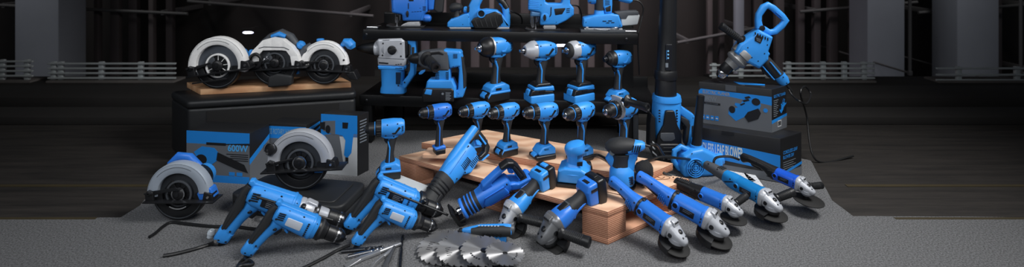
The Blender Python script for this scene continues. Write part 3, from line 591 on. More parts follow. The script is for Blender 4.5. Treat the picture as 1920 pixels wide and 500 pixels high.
        for a in (40, 140, 220, 320): t.p('nose_bolt', DSTEEL, rod((26,37*math.cos(math.radians(a)),AZ+37*math.sin(math.radians(a))), (42,35*math.cos(math.radians(a)),AZ+35*math.sin(math.radians(a))), 4.5))
    else:
        big = kind == 'drill_big'
        g = lathe((42,0,AZ), (1,0,0), [(0,32),(3,34),(30,33),(33,31)], 30); t.p('torque_collar', BLK, g)
        t.p('collar_knurl', RUB, *[box(58, 34*math.cos(a), AZ+34*math.sin(a), 24, 3, 3, .8) for a in [2*PI*k/18 for k in range(18)]])
        t.p('collar_ring', tone if not big else BLK, lathe((38,0,AZ), (1,0,0), [(0,33),(1,35.5),(6,35.5),(7,33)], 30)); t.p('marker_ring', tone, lathe((76,0,AZ), (1,0,0), [(0,27),(1,28.5),(4,28.5),(5,27)], 28))
        t.p('chuck_sleeve', BLK, lathe((80,0,AZ), (1,0,0), [(0,25),(2,27),(30,26),(34,23),(48,16)], 26)); t.p('chuck_nose', STEEL, lathe((112,0,AZ), (1,0,0), [(0,22),(6,21),(18,13),(20,10),(20,6),(14,5)], 24))
        for a in (90, 210, 330): t.p('chuck_jaw', DSTEEL, rod((116,7*math.cos(math.radians(a)),AZ+7*math.sin(math.radians(a))), (138,3*math.cos(math.radians(a)),AZ+3*math.sin(math.radians(a))), 3.2, 2))
        if kind == 'drill_side':
            t.p('collar_clamp', ALU, lathe((36,0,AZ), (1,0,0), [(0,34),(1,41),(17,41),(18,34)], 28), box(45,0,AZ+44,18,52,16,3), label='silver handle clamp')
            h = t.p('side_handle', BLK, lathe((45,30,AZ+44), (0,1,0), [(0,8),(20,8),(24,26),(29,27),(34,20),(40,15),(110,15.5),(128,18),(133,16),(133.5,10),(130,8)], 24)); t.p('clamp_bolt', STEEL, rod((45,-34,AZ+44),(45,34,AZ+44),6))
    q = P(px, py, z, d); k = (hpx*q.y/F)/((AZ+38)*.001); t.o.scale = (k,k,k); t.at(q, 180+yaw, 0, roll); return t
WG = None
pistol('impact_wrench', 'blue impact wrench with a black rubber nose on the middle shelf', 'impact wrench', WG, 'wrench_black', 929, 186, SHELF_M, 117, 33)
pistol('impact_wrench', 'blue impact wrench with a plain silver nose, second wrench from the left', 'impact wrench', WG, 'wrench_silver', 1013, 189, SHELF_M, 113, 22, battery='tall')
pistol('impact_wrench', 'blue impact wrench with a black ring around its silver nose and tall battery', 'impact wrench', WG, 'wrench_ring', 1088, 188, SHELF_M, 113, 33, battery='tall')
pistol('impact_driver', 'short blue impact driver with a black nose at the right end of the middle shelf', 'impact driver', WG, 'driver_black', 1158, 192, SHELF_M, 98, 25, battery='foot')
DG = None
zc = .058
pistol('cordless_drill', 'blue battery drill standing on the light grey case left of the pallet', 'drill', DG, 'drill', 731, 331, zc, 109, 14, battery='slide')
pistol('cordless_drill', 'slim blue battery drill standing on the small pale plywood piece', 'drill', DG, 'drill', 823, 286, ZU+.0125, 92, 26, battery='stick', tone=DEEP)
pistol('cordless_drill', 'blue battery drill on the pallet behind the lighter recip saw', 'drill', DG, 'drill', 895, 283, ZU, 92, 32, battery='slide')
pistol('cordless_drill', 'blue battery drill on the pallet above the darker recip saw handle', 'drill', DG, 'drill', 950, 289, ZU, 96, 34, battery='slide')
pistol('cordless_drill', 'blue battery drill with a silver chuck tip standing left of the small palm sander', 'drill', DG, 'drill', 1020, 295, ZU, 103, 24, battery='foot')
pistol('cordless_drill', 'blue battery drill with a big dark chuck standing behind the small palm sander', 'drill', DG, 'drill_big', 1090, 298, ZU, 106, 38, battery='foot')
pistol('cordless_drill', 'blue battery drill with a silver clamp and black side handle', 'drill', DG, 'drill_side', 1169, 300, ZU, 116, 34, battery='slide')
# ------------------------------------------------ circular saws: local unit = one photo pixel, arbor at (0,0)
CHB = mat('chamber_grey', (44,48,54), .6)
BLADEM = mat('dark_blade_steel', (92,98,108), .45, .5)
def circ_saw(label, cx, cy, R, foot, z, style, tilt, guard, yaw=0, wide=1.0, tone=None):
    tone = tone or BLUE; t = TP('circular_saw', label, 'circular saw', cx, foot, z=z, yaw=yaw)
    h = foot-cy   # arbor height above the contact point, px
    O = Matrix.Translation(V((0,0,h)))
    p = lambda n, m, *g, **k: t.p(n, m, X(J(*g), O), **k)
    rl = h-1.0   # lower guard radius reaches the support
    ri = R*(.72 if style == 'ring' else .66)
    w = R*.17
    if style == 'octagon':
        pts = [(-R*1.0,-2),(-R*1.02,R*.25),(-R*.86,R*.52),(-R*.45,R*.93),(-R*.1,R*1.02),(R*.35,R*.95),(R*.72,R*.66),(R*.97,R*.3),(R*1.05,-4),(R*.72,-4),(R*.66,R*.28),(R*.5,R*.5),(-R*.45,R*.52),(-R*.62,R*.34),(-R*.66,-2)]
        og = pts[:9]; ig = [(-R*.66,-2),(-R*.66,R*.12),(-R*.62,R*.34),(-R*.45,R*.52),(-R*.1,R*.53),(R*.3,R*.53),(R*.5,R*.5),(R*.66,R*.28),(R*.72,-4)]; p('upper_guard', guard, strip(og, ig, -w, w))
        p('guard_seam', GREYP, prof([(-R*.62,R*.62),(-R*.4,R*.68),(R*.4,R*.66),(R*.62,R*.56),(R*.62,R*.53),(R*.4,R*.63),(-R*.4,R*.65),(-R*.62,R*.59)], -w-.5, w+.5, .2, .3))
    else:
        a0, a1 = (-12, 196) if style == 'ring' else (2, 186)
        p('upper_guard', guard, prof(arc(0,0,ri,R,a0,a1,40), -w, w, 2.5, 1))
        p('guard_seam', GREYP, prof(arc(0,0,R*.86,R*.872,60,140,14), -w-.4, w+.4, .1, .1), prof(arc(0,0,R*.955,R*.965,20,170,24), -w-.0, w+.0, .1, .1))
    p('blade_chamber', CHB, prof(arc(0,0,R*.1,ri*1.02,-10,190,36), w*.2, w*.95, .5, .5), label='dark blade chamber')
    p('saw_blade', BLADEM if style == 'ring' else CHB, prof(arc(0,0,2,rl*.93,0,359.5,60), -w*.1, -w*.02, .1, .1), label='dark steel blade')
    p('lower_guard', BLK, prof(arc(0,0,rl*.62,rl,180,360,40), -w*.75, w*.75, 1.5, 1)); p('guard_edge_highlight', GREYP, prof(arc(0,0,rl*.9,rl*.93,192,345,30), -w*.85, -w*.7, .2, .2))  # thin grey arc paints the edge highlight onto the black lower guard
    p('guard_wing', GREYP if style != 'round' else BLK, prof([(-R*.5,-2),(-R*.44,R*.2),(-R*.22,R*.46),(-R*.1,R*.2),(-R*.14,-2)], -w*.6, -w*.4, .4, 2))
    # motor side seen through the guard: spoked fan ring round the arbor
    p('gear_disc', BLK, prof(arc(0,0,2,R*.37,0,359.5,36), -w*.35, -w*.1, .3, .3)); p('gear_ring', guard if style == 'ring' else GREYP, prof(arc(0,0,R*.36,R*.42,0,359.5,36), -w*.75, -w*.2, .6, .3)); sp = []
    for k in range(9):
        a = math.radians(40*k+8); sp.append(X(box(R*.25,-w*.45,0,R*.24,1.2,R*.022,.2), Matrix.Rotation(-a, 4, 'Y')))
    p('fan_spoke', guard if style == 'ring' else DSTEEL, *sp)
    p('arbor_flange', BLK, lathe((0,-w*.4,0),(0,-1,0),[(0,R*.19),(w*.5,R*.19),(w*.75,R*.15),(w*.8,R*.1),(w*.8,R*.06)], 26)); p('arbor_bolt', DSTEEL, lathe((0,-w*1.2,0),(0,-1,0),[(0,R*.06),(2,R*.06),(2.2,R*.03)], 6))
    if style == 'round': p('arbor_washer', STEEL, prof(arc(0,0,R*.14,R*.22,0,359.5,30), -w*.95, -w*.85, .2, .2))
    # foot plate seen nearly edge-on, with bevel quadrant and rip fence rails
    Rt = Matrix.Rotation(-math.radians(tilt), 4, 'Y')
    fz = -R*.22 if style != 'round' else -R*.2
    p('foot_plate', BLK, X(box(R*.1*wide,-2,fz,R*2.25*wide,w*3.6,2.6,.8), Rt)); p('plate_edge', DSTEEL, X(box(R*.1*wide,-2-w*1.82,fz+.9,R*2.2*wide,.6,.5,.1), Rt))
    p('fence_rail', BLK, X(box(-R*.25,-w*1.5,fz-R*.24,R*1.2,3,2.6,.6), Rt)) if style == 'ring' else None
    p('depth_arm', BLK, X(prof([(-R*.95,fz+8),(-R*.2,fz+R*.32),(-R*.18,fz+R*.39),(-R*.99,fz+14)], -w*1.25, -w*1.0, .5, 1), Rt))
    p('bevel_bracket', BLK, X(prof([(-R*.98,fz),(-R*.72,fz),(-R*.74,fz+R*.3),(-R*.9,fz+R*.36),(-R*1.0,fz+R*.25)], -w*1.5, w*.6, 1, 2), Rt)); p('wing_knob', BLK, X(lathe((-R*.85,-w*1.4,fz+R*.28),(0,-1,0),[(0,3.5),(4,4),(5,2)],10), Rt), X(box(-R*.85,-w*1.4-4,fz+R*.28,R*.26,2,3,.8), Rt))
    p('front_bracket', BLK, X(prof([(R*.8,fz),(R*1.15,fz),(R*1.1,fz+R*.22),(R*.86,fz+R*.3)], -w*1.2, w*.8, 1, 2), Rt)); p('bracket_bolt', STEEL, X(lathe((R*.98,-w*1.2,fz+R*.12),(0,-1,0),[(0,2.4),(1.2,2.2)],10), Rt))
    # motor, handles behind
    p('motor_housing', BLK, lathe((0,w*.8,2),(0,1,0),[(0,R*.5),(R*.5,R*.48),(R*1.0,R*.42),(R*1.15,R*.3)], 24)); p('motor_cap', tone, lathe((0,R*1.2,2),(0,1,0),[(0,R*.36),(R*.25,R*.34),(R*.32,R*.2)], 20))
    return t, p, w
SL = TP
t, p, w = circ_saw('circular saw with a wide white ring guard, left end of the beech board', 411, 122, 54, 165.5, ZS, 'ring', 8, WHT, wide=.98)
p('lever', BLUE, prof([(46,2),(52,14),(54,26),(50,26),(44,8)], 12, 20, 1, 1)); p('rear_handle', BLUE, loft([(44,44,10,7,7),(66,44,-2,7,7),(74,44,-20,7,7)], 12)); p('red_seal', BLUE, box(32,4,-14,9,6,9,2))
t, p, w = circ_saw('circular saw with an angular white guard and dust nozzle, middle of the beech board', 517, 117, 46, 160.5, ZS, 'octagon', 3, WHT, wide=1.12)
p('top_handle', GREYP, loft([(-36,22,28,8,7),(-18,24,44,8,8),(2,24,52,8,8),(18,24,44,8,8),(30,24,26,8,8)], 14, 2.3, (0,1,0))); p('handle_inlay', BLUE, loft([(-14,16,46,4,5),(0,15,51,5,6),(12,16,46,4,5)], 12, 2.3, (0,1,0))); p('front_knob', BLUE, lathe((38,14,26),(.5,0,.5),[(0,6),(4,9),(10,8),(13,4)], 16)); p('knob_stem', BLK, loft([(36,16,20,8,6),(54,18,14,8,8)]))
p('cable_boot', BLK, tube([(-44,-6,4),(-40,-12,14),(-30,-14,18),(-22,-13,10),(-26,-13,-4),(-38,-11,-8),(-44,-8,0)], 3.2)); p('dust_nozzle', RUB, prof([(-10,-44),(34,-40),(36,-22),(8,-18),(-8,-24)], -14, 0, 3, 4)); p('tension_spring', STEEL, tube([(-24+.35*k, -9+2*math.cos(k*1.3), 0+.3*k+3*math.sin(k*1.3)) for k in range(0, 40)], .7, 5, 2))
t, p, w = circ_saw('circular saw with a smooth white guard, right end of the beech board', 609, 121, 45, 157.5, ZS, 'round', -3, WHT, wide=.92)
p('front_knob', BLUE, loft([(28,8,33,3,3),(32,8,36,5,5),(36,8,41,7,10),(42,8,40,9,12),(48,8,34,9,11.5),(51,8,29,5,6)], 16, 2, (0,1,0)), label='blue mushroom-shaped knob'); p('top_handle', BLUE, box(-14,16,43,14,10,7,3)); p('cable_elbow', GREYP, loft([(-44,4,0,8,8),(-42,2,16,9,9),(-34,0,30,8,9),(-26,4,36,6,6)], 14, 2.3, (0,1,0))); p('guard_rivet', BLK, lathe((38,-w-.2,10),(0,-1,0),[(0,2),(.6,2)],10)); p('blue_foot', BLUE, box(-52,2,-14,8,8,8,2))
p('plate_end', BLK, prof([(42,-12),(58,-10),(66,-26),(50,-24)], -14, 10, 1, 1.5))
zcase = .062
t, p, w = circ_saw('circular saw with a silver guard standing on the black tool case', 565, 302, 60, 354, zcase, 'round', 3, PAINT, wide=1.12)
p('blue_lever', BLUE, prof([(-62,-12),(-44,-12),(-44,2),(-60,0)], -10, 4, 1, 2)); p('dust_port', BLK, lathe((-50,-6,26),(-.3,-1,.2),[(0,10),(10,11),(11,9)], 20)); p('port_rim', STEEL, prof(arc(-53,30,9.5,11,0,359,24), -17.6, -16.4, .2, .2)); p('front_lamp', BLUE, box(36,-8,-14,16,8,6,1.5))
t, p, w = circ_saw('circular saw with a grey guard standing on the carpet at the far left', 339, 360, 58, 410, 0.0, 'round', 0, GUARDGREY, wide=1.0)
p('top_handle', DEEP, loft([(-30,18,44,8,6),(-14,18,60,9,7),(6,18,58,9,7),(24,18,40,8,7)], 14, 2.3, (0,1,0))); p('rear_lever', DEEP, prof([(34,0),(46,14),(60,10),(66,-6),(60,-14),(40,-14)], -8, 12, 2, 3)); p('spring_arm', DSTEEL, prof([(-54,6),(-2,14),(4,12),(6,8),(0,8),(-54,2)], -13, -11, .3, .5)); p('front_lip', ALU, prof(arc(0,0,26,28,235,305,14), -10, -9, .2, .2))
# ------------------------------------------------ black tool case, grey case
tc = T('tool_case', 'flat black plastic tool case lying under the silver guarded saw', 'case', u=1)
cc = [P(x,y,zcase)[:2] for x, y in ((426,360),(640,386),(688,338),(505,322))]; cx = sum(p[0] for p in cc)/4; cy = sum(p[1] for p in cc)/4
sc = lambda c, k: [(cx+(p[0]-cx)*k, cy+(p[1]-cy)*k) for p in c]
CASE = mat('black_case_plastic', (26,28,31), .55, bump=.25, bscale=500)
tc.p('case_base', CASE, prof(sc(cc,1), .0, .028, .006, .03, 3, 'xy')); tc.p('case_lid', CASE, prof(sc(cc,1), .030, zcase-.004, .007, .03, 3, 'xy')); tc.p('lid_panel', CASE, prof(sc(cc,.82), zcase-.006, zcase, .003, .02, 3, 'xy')); tc.p('parting_seam', BLK, prof(sc(cc,.99), .027, .031, 0, .03, 3, 'xy'))
e = V(cc[1])-V(cc[0]); ea = math.atan2(e.y, e.x)
for f in (.3, .72):
    q = V(cc[0])+e*f; tc.p('case_latch', BLK, X(box(0,-.002,.032,.05,.008,.03,.003), Matrix.Translation(V((q.x,q.y,0))) @ Matrix.Rotation(ea, 4, 'Z')))
q = V(cc[0])+e*.5; tc.p('case_handle', BLK, X(tube([(-.05,0,.03),(-.045,-.022,.03),(.045,-.022,.03),(.05,0,.03)], .006), Matrix.Translation(V((q.x,q.y,0))) @ Matrix.Rotation(ea, 4, 'Z')))
gc = T('charger_case', 'light grey plastic case lying beneath a battery drill left of the pallet', 'case', u=1)
cc = [P(x,y,zc)[:2] for x, y in ((692,344),(768,374),(806,346),(744,322))]; cx = sum(p[0] for p in cc)/4; cy = sum(p[1] for p in cc)/4
gc.p('case_shell', LGREY, prof(sc(cc,1.0), .0, .034, .005, .012, 3, 'xy')); gc.p('case_top', LGREY, prof(sc(cc,1.0), .035, zc, .012, .014, 4, 'xy')); gc.p('case_seam', GREYP, prof(sc(cc,.985), .033, .036, 0, .012, 2, 'xy'))
# ------------------------------------------------ printed cartons
CBLK = mat('carton_black', (26,27,30), .4, bump=.1, bscale=60); CGRY = mat('carton_grey', (98,102,108), .42, var=.1, vscale=6); CBLU = mat('carton_blue', (30,128,212), .4); CWHT = mat('carton_white', (190,194,198), .5)
def carton(label, fl, fr, br, z0, z1, pxz=None):
    """corner pixels are taken on the top plane"""
    t = T('product_box', label, 'box', u=1); a, b, c = [P(x,y,z1) for x, y in (fl, fr, br)]; d = a+c-b
    t.p('carton', CBLK, prof([v[:2] for v in (a,b,c,d)], z0, z1, .0012, .002, 2, 'xy')); dz = V((0,0,z1-z0))
    front = Face(a, b, a-dz); side = Face(b, c, b-dz); top = Face(d, c, a); left = Face(d, a, d-dz); return t, front, side, top, left
def planer_pic(t, f, u0, v0, u1, v1):
    def S(pts): return [(u0+(u1-u0)*x, v0+(v1-v0)*y) for x, y in pts]
    def el(cx, cy, rx, ry, n=18): return S([(cx+rx*math.cos(2*PI*k/n), cy+ry*math.sin(2*PI*k/n)) for k in range(n)])
    t.p('printed_tool_body', CBLU, f.poly(S([(0,.78),(.02,.62),(.3,.5),(.2,.42),(.22,.34),(.38,.36),(.5,.12),(.62,.02),(.95,.16),(1,.34),(.9,.62),(.55,.78),(.24,1)]), .0012))
    t.p('printed_tool_black', CBLK, f.poly(el(.12,.6,.1,.13), .0018), f.poly(el(.85,.22,.13,.13), .0018), f.poly(S([(.5,.8),(.6,.62),(.92,.44),(1,.6),(.92,.82),(.62,.98)]), .0018), f.poly(S([(.36,.38),(.5,.3),(.52,.34),(.4,.42)]), .0018), f.poly(S([(.44,.22),(.62,.14),(.66,.2),(.48,.28)]), .0018), f.poly(S([(.5,.1),(.64,.04),(.7,.1),(.54,.16)]), .0018))  # black print areas over the blue tool picture
Z1 = .153; Z2 = .3075
t, fr, sd, tp, lf = carton('black carton lettered CORDLESS LEAF BLOWER under the planer carton', (1296,236), (1463,260), (1503,247), 0, Z1)
t.p('grey_band', CGRY, fr.rect(0,.80,1,.985), sd.rect(0,.80,1,.985)); t.p('blue_band', CBLU, fr.poly([(0,.27),(1,.38),(1,.76),(0,.66)])); t.p('title_lettering', mat('cream_ink', (196,206,206), .5), fr.text('CORDLESS LEAF BLOWER', .03, .34, .60, .60, bold=.03))
t.p('printed_panel', CBLK, sd.rect(.02,.02,.98,.78)); t.p('side_lettering', BINK, sd.text('CORDLESS LEAF', .12, .30, .78, .38, bold=.02), sd.text('BLOWER 20V', .12, .41, .62, .49, bold=.02)); t.p('side_lines', GINK, *[sd.rect(.12,.56+.05*k,.7-.1*(k % 2),.572+.05*k,.0014) for k in range(4)]); t.p('blue_slash', CBLU, sd.poly([(0,.8),(1,.68),(1,.74),(0,.86)], .0013)); t.p('lid_tab', CBLK, fr.rect(.36,.0,.5,.09,.0025))
t, fr, sd, tp, lf = carton('black and grey carton lettered ELECTRIC PLANER, top of the stack', (1310,153), (1447,168), (1475,160), Z1+.0005, Z2)
t.p('blue_band', CBLU, fr.poly([(0,.22),(.03,.16),(1,.17),(1,.37),(.45,.28),(0,.28)]), sd.poly([(0,.72),(1,.66),(1,.72),(0,.8)])); t.p('grey_panel', CGRY, fr.poly([(0,.28),(.45,.28),(1,.37),(1,1),(0,1)]), sd.poly([(0,.8),(1,.72),(1,1),(0,1)]))
t.p('title_lettering', mat('tan_ink', (150,146,138), .5), fr.text('ELECTRIC PLANER', .06, .185, .44, .265, bold=.015)); t.p('power_lettering', GINK, fr.text('880W', .07, .32, .26, .44, bold=.03)); t.p('model_strip', CBLK, fr.rect(.07,.47,.31,.52,.0012)); t.p('strip_lettering', GINK, fr.text('ELECTRIC PLANER', .1, .483, .28, .507, .0016, 0))
for k in range(4): t.p('feature_icon', CBLU, fr.rect(.04+.065*k,.79,.09+.065*k,.9,.0012)); t.p('icon_mark', INK, fr.rect(.052+.065*k,.83,.078+.065*k,.86,.0017))
planer_pic(t, fr, .42, .18, .86, .84); t.p('blue_badge', CBLU, fr.poly([(.92+.03*math.cos(2*PI*k/16), .50+.05*math.sin(2*PI*k/16)) for k in range(16)], .0012)); t.p('lid_tab', GREYP, fr.rect(.38,.0,.53,.14,.0022))
t.p('side_lettering', BINK, sd.text('ELECTRIC PLANER', .12, .14, .9, .21, bold=.01)); t.p('side_lines', GINK, *[sd.rect(.1,.27+.045*k,.42-.05*(k % 3),.285+.045*k,.0012) for k in range(9)]); planer_pic(t, sd, .5, .28, .95, .62); t.p('barcode_patch', CWHT, sd.rect(.38,.77,.62,.92,.0012)); t.p('barcode_bars', CBLK, *[sd.rect(.4+.025*k,.79,.41+.025*k+.004*(k % 3),.89,.0017) for k in range(8)])
t.p('top_print', CBLU, tp.poly([(.35,.35),(.75,.2),(.8,.45),(.5,.7)], .0008)); t.p('top_scuffs', GINK, *[tp.poly([(a,b),(a+.05,b-.02),(a+.052,b),(a+.003,b+.02)], .0009) for a, b in ((.1,.3),(.2,.6),(.55,.8),(.8,.7),(.3,.2))]); UPTOP = Z2
# left cartons
t, fr, sd, tp, lf = carton('carton lettered 600W showing a blower, in front of the padded bench', (350,244), (468,250), (505,232), 0, .175)
t.p('carton_tint', CGRY, fr.rect(0,.25,1,1)); t.p('blue_band', CBLU, fr.poly([(0,.0),(1,.0),(1,.2),(.35,.25),(0,.25)]), fr.rect(.0,.86,1,1,.0012)); t.p('power_lettering', mat('light_blue_ink', (70,160,225), .5), fr.text('600W', .66, .235, .98, .37, .0014, .03)); t.p('model_strip', CBLK, fr.rect(.32,.215,.63,.265,.0014)); t.p('lines', CBLK, *[fr.rect(.64+.06*(k % 2),.42+.04*k,.98,.435+.04*k,.0014) for k in range(4)])
t.p('printed_blower_body', CBLU, fr.poly([(.12,.42),(.25,.3),(.45,.32),(.52,.42),(.5,.56),(.4,.66),(.22,.62)], .0016)); t.p('printed_nozzle', CBLK, fr.poly([(.5,.4),(.92,.62),(.98,.78),(.8,.72),(.48,.56)], .002), fr.poly([(.24+.09*math.cos(2*PI*k/18), .56+.1*math.sin(2*PI*k/18)) for k in range(18)], .0021))
for k in range(2): t.p('feature_icon', CBLU, fr.rect(.68+.12*k,.78,.77+.12*k,.85,.0014))
t.p('side_slash', CBLU, sd.poly([(0,.5),(1,.2),(1,.3),(0,.62)])); t.p('side_panel', CGRY, sd.poly([(0,.62),(1,.3),(1,1),(0,1)]))
t, fr, sd, tp, lf = carton('carton lettered ROTARY HAMMER behind the silver guarded saw', (503,231), (574,234), (600,222), 0, .175)
t.p('blue_band', CBLU, fr.rect(0,.05,1,.3)); t.p('title_lettering', mat('pale_blue_ink', (110,160,200), .5), fr.text('SS ROTARY HAMMER', .04, .1, .78, .22, bold=.02)); t.p('grey_panel', CGRY, fr.rect(0,.3,1,1)); t.p('side_slash', CBLU, sd.poly([(0,.1),(1,.05),(1,.1),(0,.2)]), sd.poly([(0,.25),(1,.16),(1,.2),(0,.32)]))
t, fr, sd, tp, lf = carton('tall carton picturing a corded rotary hammer beside the rack', (602,213), (670,217), (691,209), 0, .215)
t.p('front_print', CBLU, fr.rect(0,.0,1,.36)); t.p('grey_panel', CWHT, fr.poly([(0,.36),(1,.3),(1,1),(.0,1)])); t.p('printed_shadow', CGRY, fr.poly([(.0,.36),(.5,.3),(.62,.8),(0,.9)], .001))
t.p('printed_hammer_body', CBLU, fr.poly([(.36,.1),(.72,.08),(.86,.16),(.9,.3),(.84,.62),(.72,.72),(.64,.66),(.68,.42),(.6,.34),(.36,.32)], .0016)); t.p('printed_hammer_head', CGRY, fr.poly([(.06,.12),(.4,.1),(.4,.34),(.06,.28)], .0018)); t.p('printed_chuck', CBLK, fr.poly([(.0,.14),(.12,.13),(.12,.27),(.0,.25)], .0022)); t.p('printed_knob', CBLK, fr.poly([(.2+.07*math.cos(2*PI*k/14), .25+.07*math.sin(2*PI*k/14)) for k in range(14)], .0024)); t.p('printed_vent', CBLK, fr.poly([(.6,.12),(.76,.12),(.74,.22),(.6,.22)], .0022)); t.p('printed_cord_end', CBLK, fr.poly([(.68,.7),(.76,.7),(.76,.8),(.68,.8)], .0022)); t.p('side_print', CBLK, sd.rect(0,0,1,1)); t.p('side_lines', GINK, *[sd.rect(.2,.1+.05*k,.8,.12+.05*k,.0014) for k in range(8)])
# ------------------------------------------------ mixer drill on the cartons
def mixer():
    t = TP('mixer_drill', 'blue corded mixer drill with top loop handle standing on the cartons', 'drill', 1400, 152, d=2.0, yaw=-9)
    t.p('motor_housing', BLUE, t.pf([(1375,96),(1384,80),(1407,62),(1418,53),(1442,66),(1434,92),(1434,108),(1418,125),(1410,121),(1396,114)], -19, 19, 5, 3)); t.p('vent_grille', BLK, slots(6, 1410-1400, 152-59, 4.3, -2, 2, 5, -19.2, .6, -1)); t.p('rating_label', LABEL, t.pf([(1409,67),(1413,61),(1424,67),(1419,78),(1409,73)], -19.8, -18.6, .2, .8)); t.p('label_lines', GINK, *[t.pf([(1411.5+k*.3,67+2.2*k),(1419.5-k*.4,71+2.2*k-.8),(1419.3-k*.4,71.8+2.2*k-.8),(1411.3+k*.3,67.8+2.2*k)], -20.1, -19.7, 0, 0) for k in range(3)])
    t.p('gear_case', mat('grey_gear_metal', (128,130,132), .5, .3, bump=.2), t.la(1398,96,0,(-.62,0,-.64),[(0,20),(2,21.5),(12,21.5),(14,18.5),(20,18.5),(22,20),(26,19),(30,14),(40,12.5)],24)); t.p('case_bolt', BLUE, *[t.la(x,y,-16,(0,-1,0),[(0,2),(2,1.8)],8) for x, y in ((1385,93),(1397,108))])
    t.p('chuck_sleeve', BLK, t.la(1369,122,0,(-.62,0,-.78),[(0,9),(2,11.5),(16,11.5),(18,10)], 22)); t.p('chuck_nose', STEEL, t.la(1358,136,0,(-.5,0,-.86),[(0,10.5),(3,11),(10,9),(13,6),(13.2,3)], 22)); t.p('chuck_tooth', DSTEEL, *[t.la(1357+9*math.cos(a)*.8,137,9*math.sin(a),(-.5,0,-.86),[(0,1.6),(3,1.2)],6) for a in [k*.7 for k in range(9)]])
    t.p('loop_handle', BLUE, t.lo([(1422,52,0,7,7),(1420,38,0,6,6),(1421,27,0,6,6),(1430,13,0,6.5,6.5),(1437,9,0,6.5,6.5),(1446,14,0,6,6),(1462,29,0,6,6),(1468,37,0,6.5,6.5),(1462,46,0,6,6),(1450,58,0,6,6),(1440,60,0,6,6),(1428,54,0,7,7)], 14, 3, (0,1,0))); t.p('handle_pivot', BLK, t.la(1425,51,-8,(0,-1,0),[(0,5),(2,5),(2.4,3)],14), t.la(1425,51,8,(0,1,0),[(0,5),(2,5)],14)); t.p('grip_mark', mat('darker_blue', (24,100,180), .5), t.lo([(1449,21,-5.4,1.5,3),(1459,30,-5.4,1.5,3)], 10, 2, (0,1,0)))
    t.p('side_handle', BLK, t.la(1390,76,-6,(-.82,-.25,.6),[(0,9),(2,10.5),(4,7),(8,6),(40,6.4),(48,7.6),(52,6.8),(53,4)], 20)); t.p('handle_knurl', RUB, *[t.la(1390-.82*q/1.05,76-.6*q/1.05,-6-.25*q/1.05,(-.82,-.25,.6),[(0,7),(1,7)],16) for q in range(12, 46, 4)])
    t.p('rear_housing', BLUE, t.pf([(1432,88),(1438,98),(1430,112),(1420,122),(1412,118)], -14, 14, 4, 2)); t.p('rear_grip', RUB, t.lo([(1427,108,0,11,10),(1440,120,0,10,9),(1452,134,0,10,8.5),(1459,142,0,10,8.5)], 16, 2.4, (0,1,0))); t.p('grip_inlay', BLUE, t.pf([(1437,112),(1440,113),(1458,134),(1456,137)], -11, 11, .6, 1), t.pf([(1424,121),(1427,121),(1448,146),(1446,147)], -8, 8, .6, 1)); t.p('trigger', BLK, t.pf([(1425,126),(1430,127),(1443,141),(1439,144),(1428,134)], -4, 4, 1, 1.5)); t.p('handle_end', BLUE, t.lo([(1457,139,0,10.5,9.5),(1464,148,0,10.5,9),(1468,154,0,8,7)], 16, 2.6, (0,1,0)))
    t.screws([(1397,86),(1391,98),(1404,104),(1415,110),(1426,96),(1431,80)], -19.2, 1.2); t.screws([(1461,140),(1467,151)], -10.4, 1.3)
    t.p('cord_sleeve', CABLE, t.rod((1467,152,0),(1479,168,-3),3.4,2))
mixer()
cable([P(1479,168,d=1.97),P(1487,180,d=1.95),P(1500,190,d=1.9),P(1513,194,d=1.95),P(1520,176,d=2.06),P(1509,162,d=2.06),P(1501,176,d=2.03),P(1512,215,d=2.1),P(1530,300,z=.006),P(1600,292,z=.006)], .0035, 'black power cord hanging from the mixer drill')
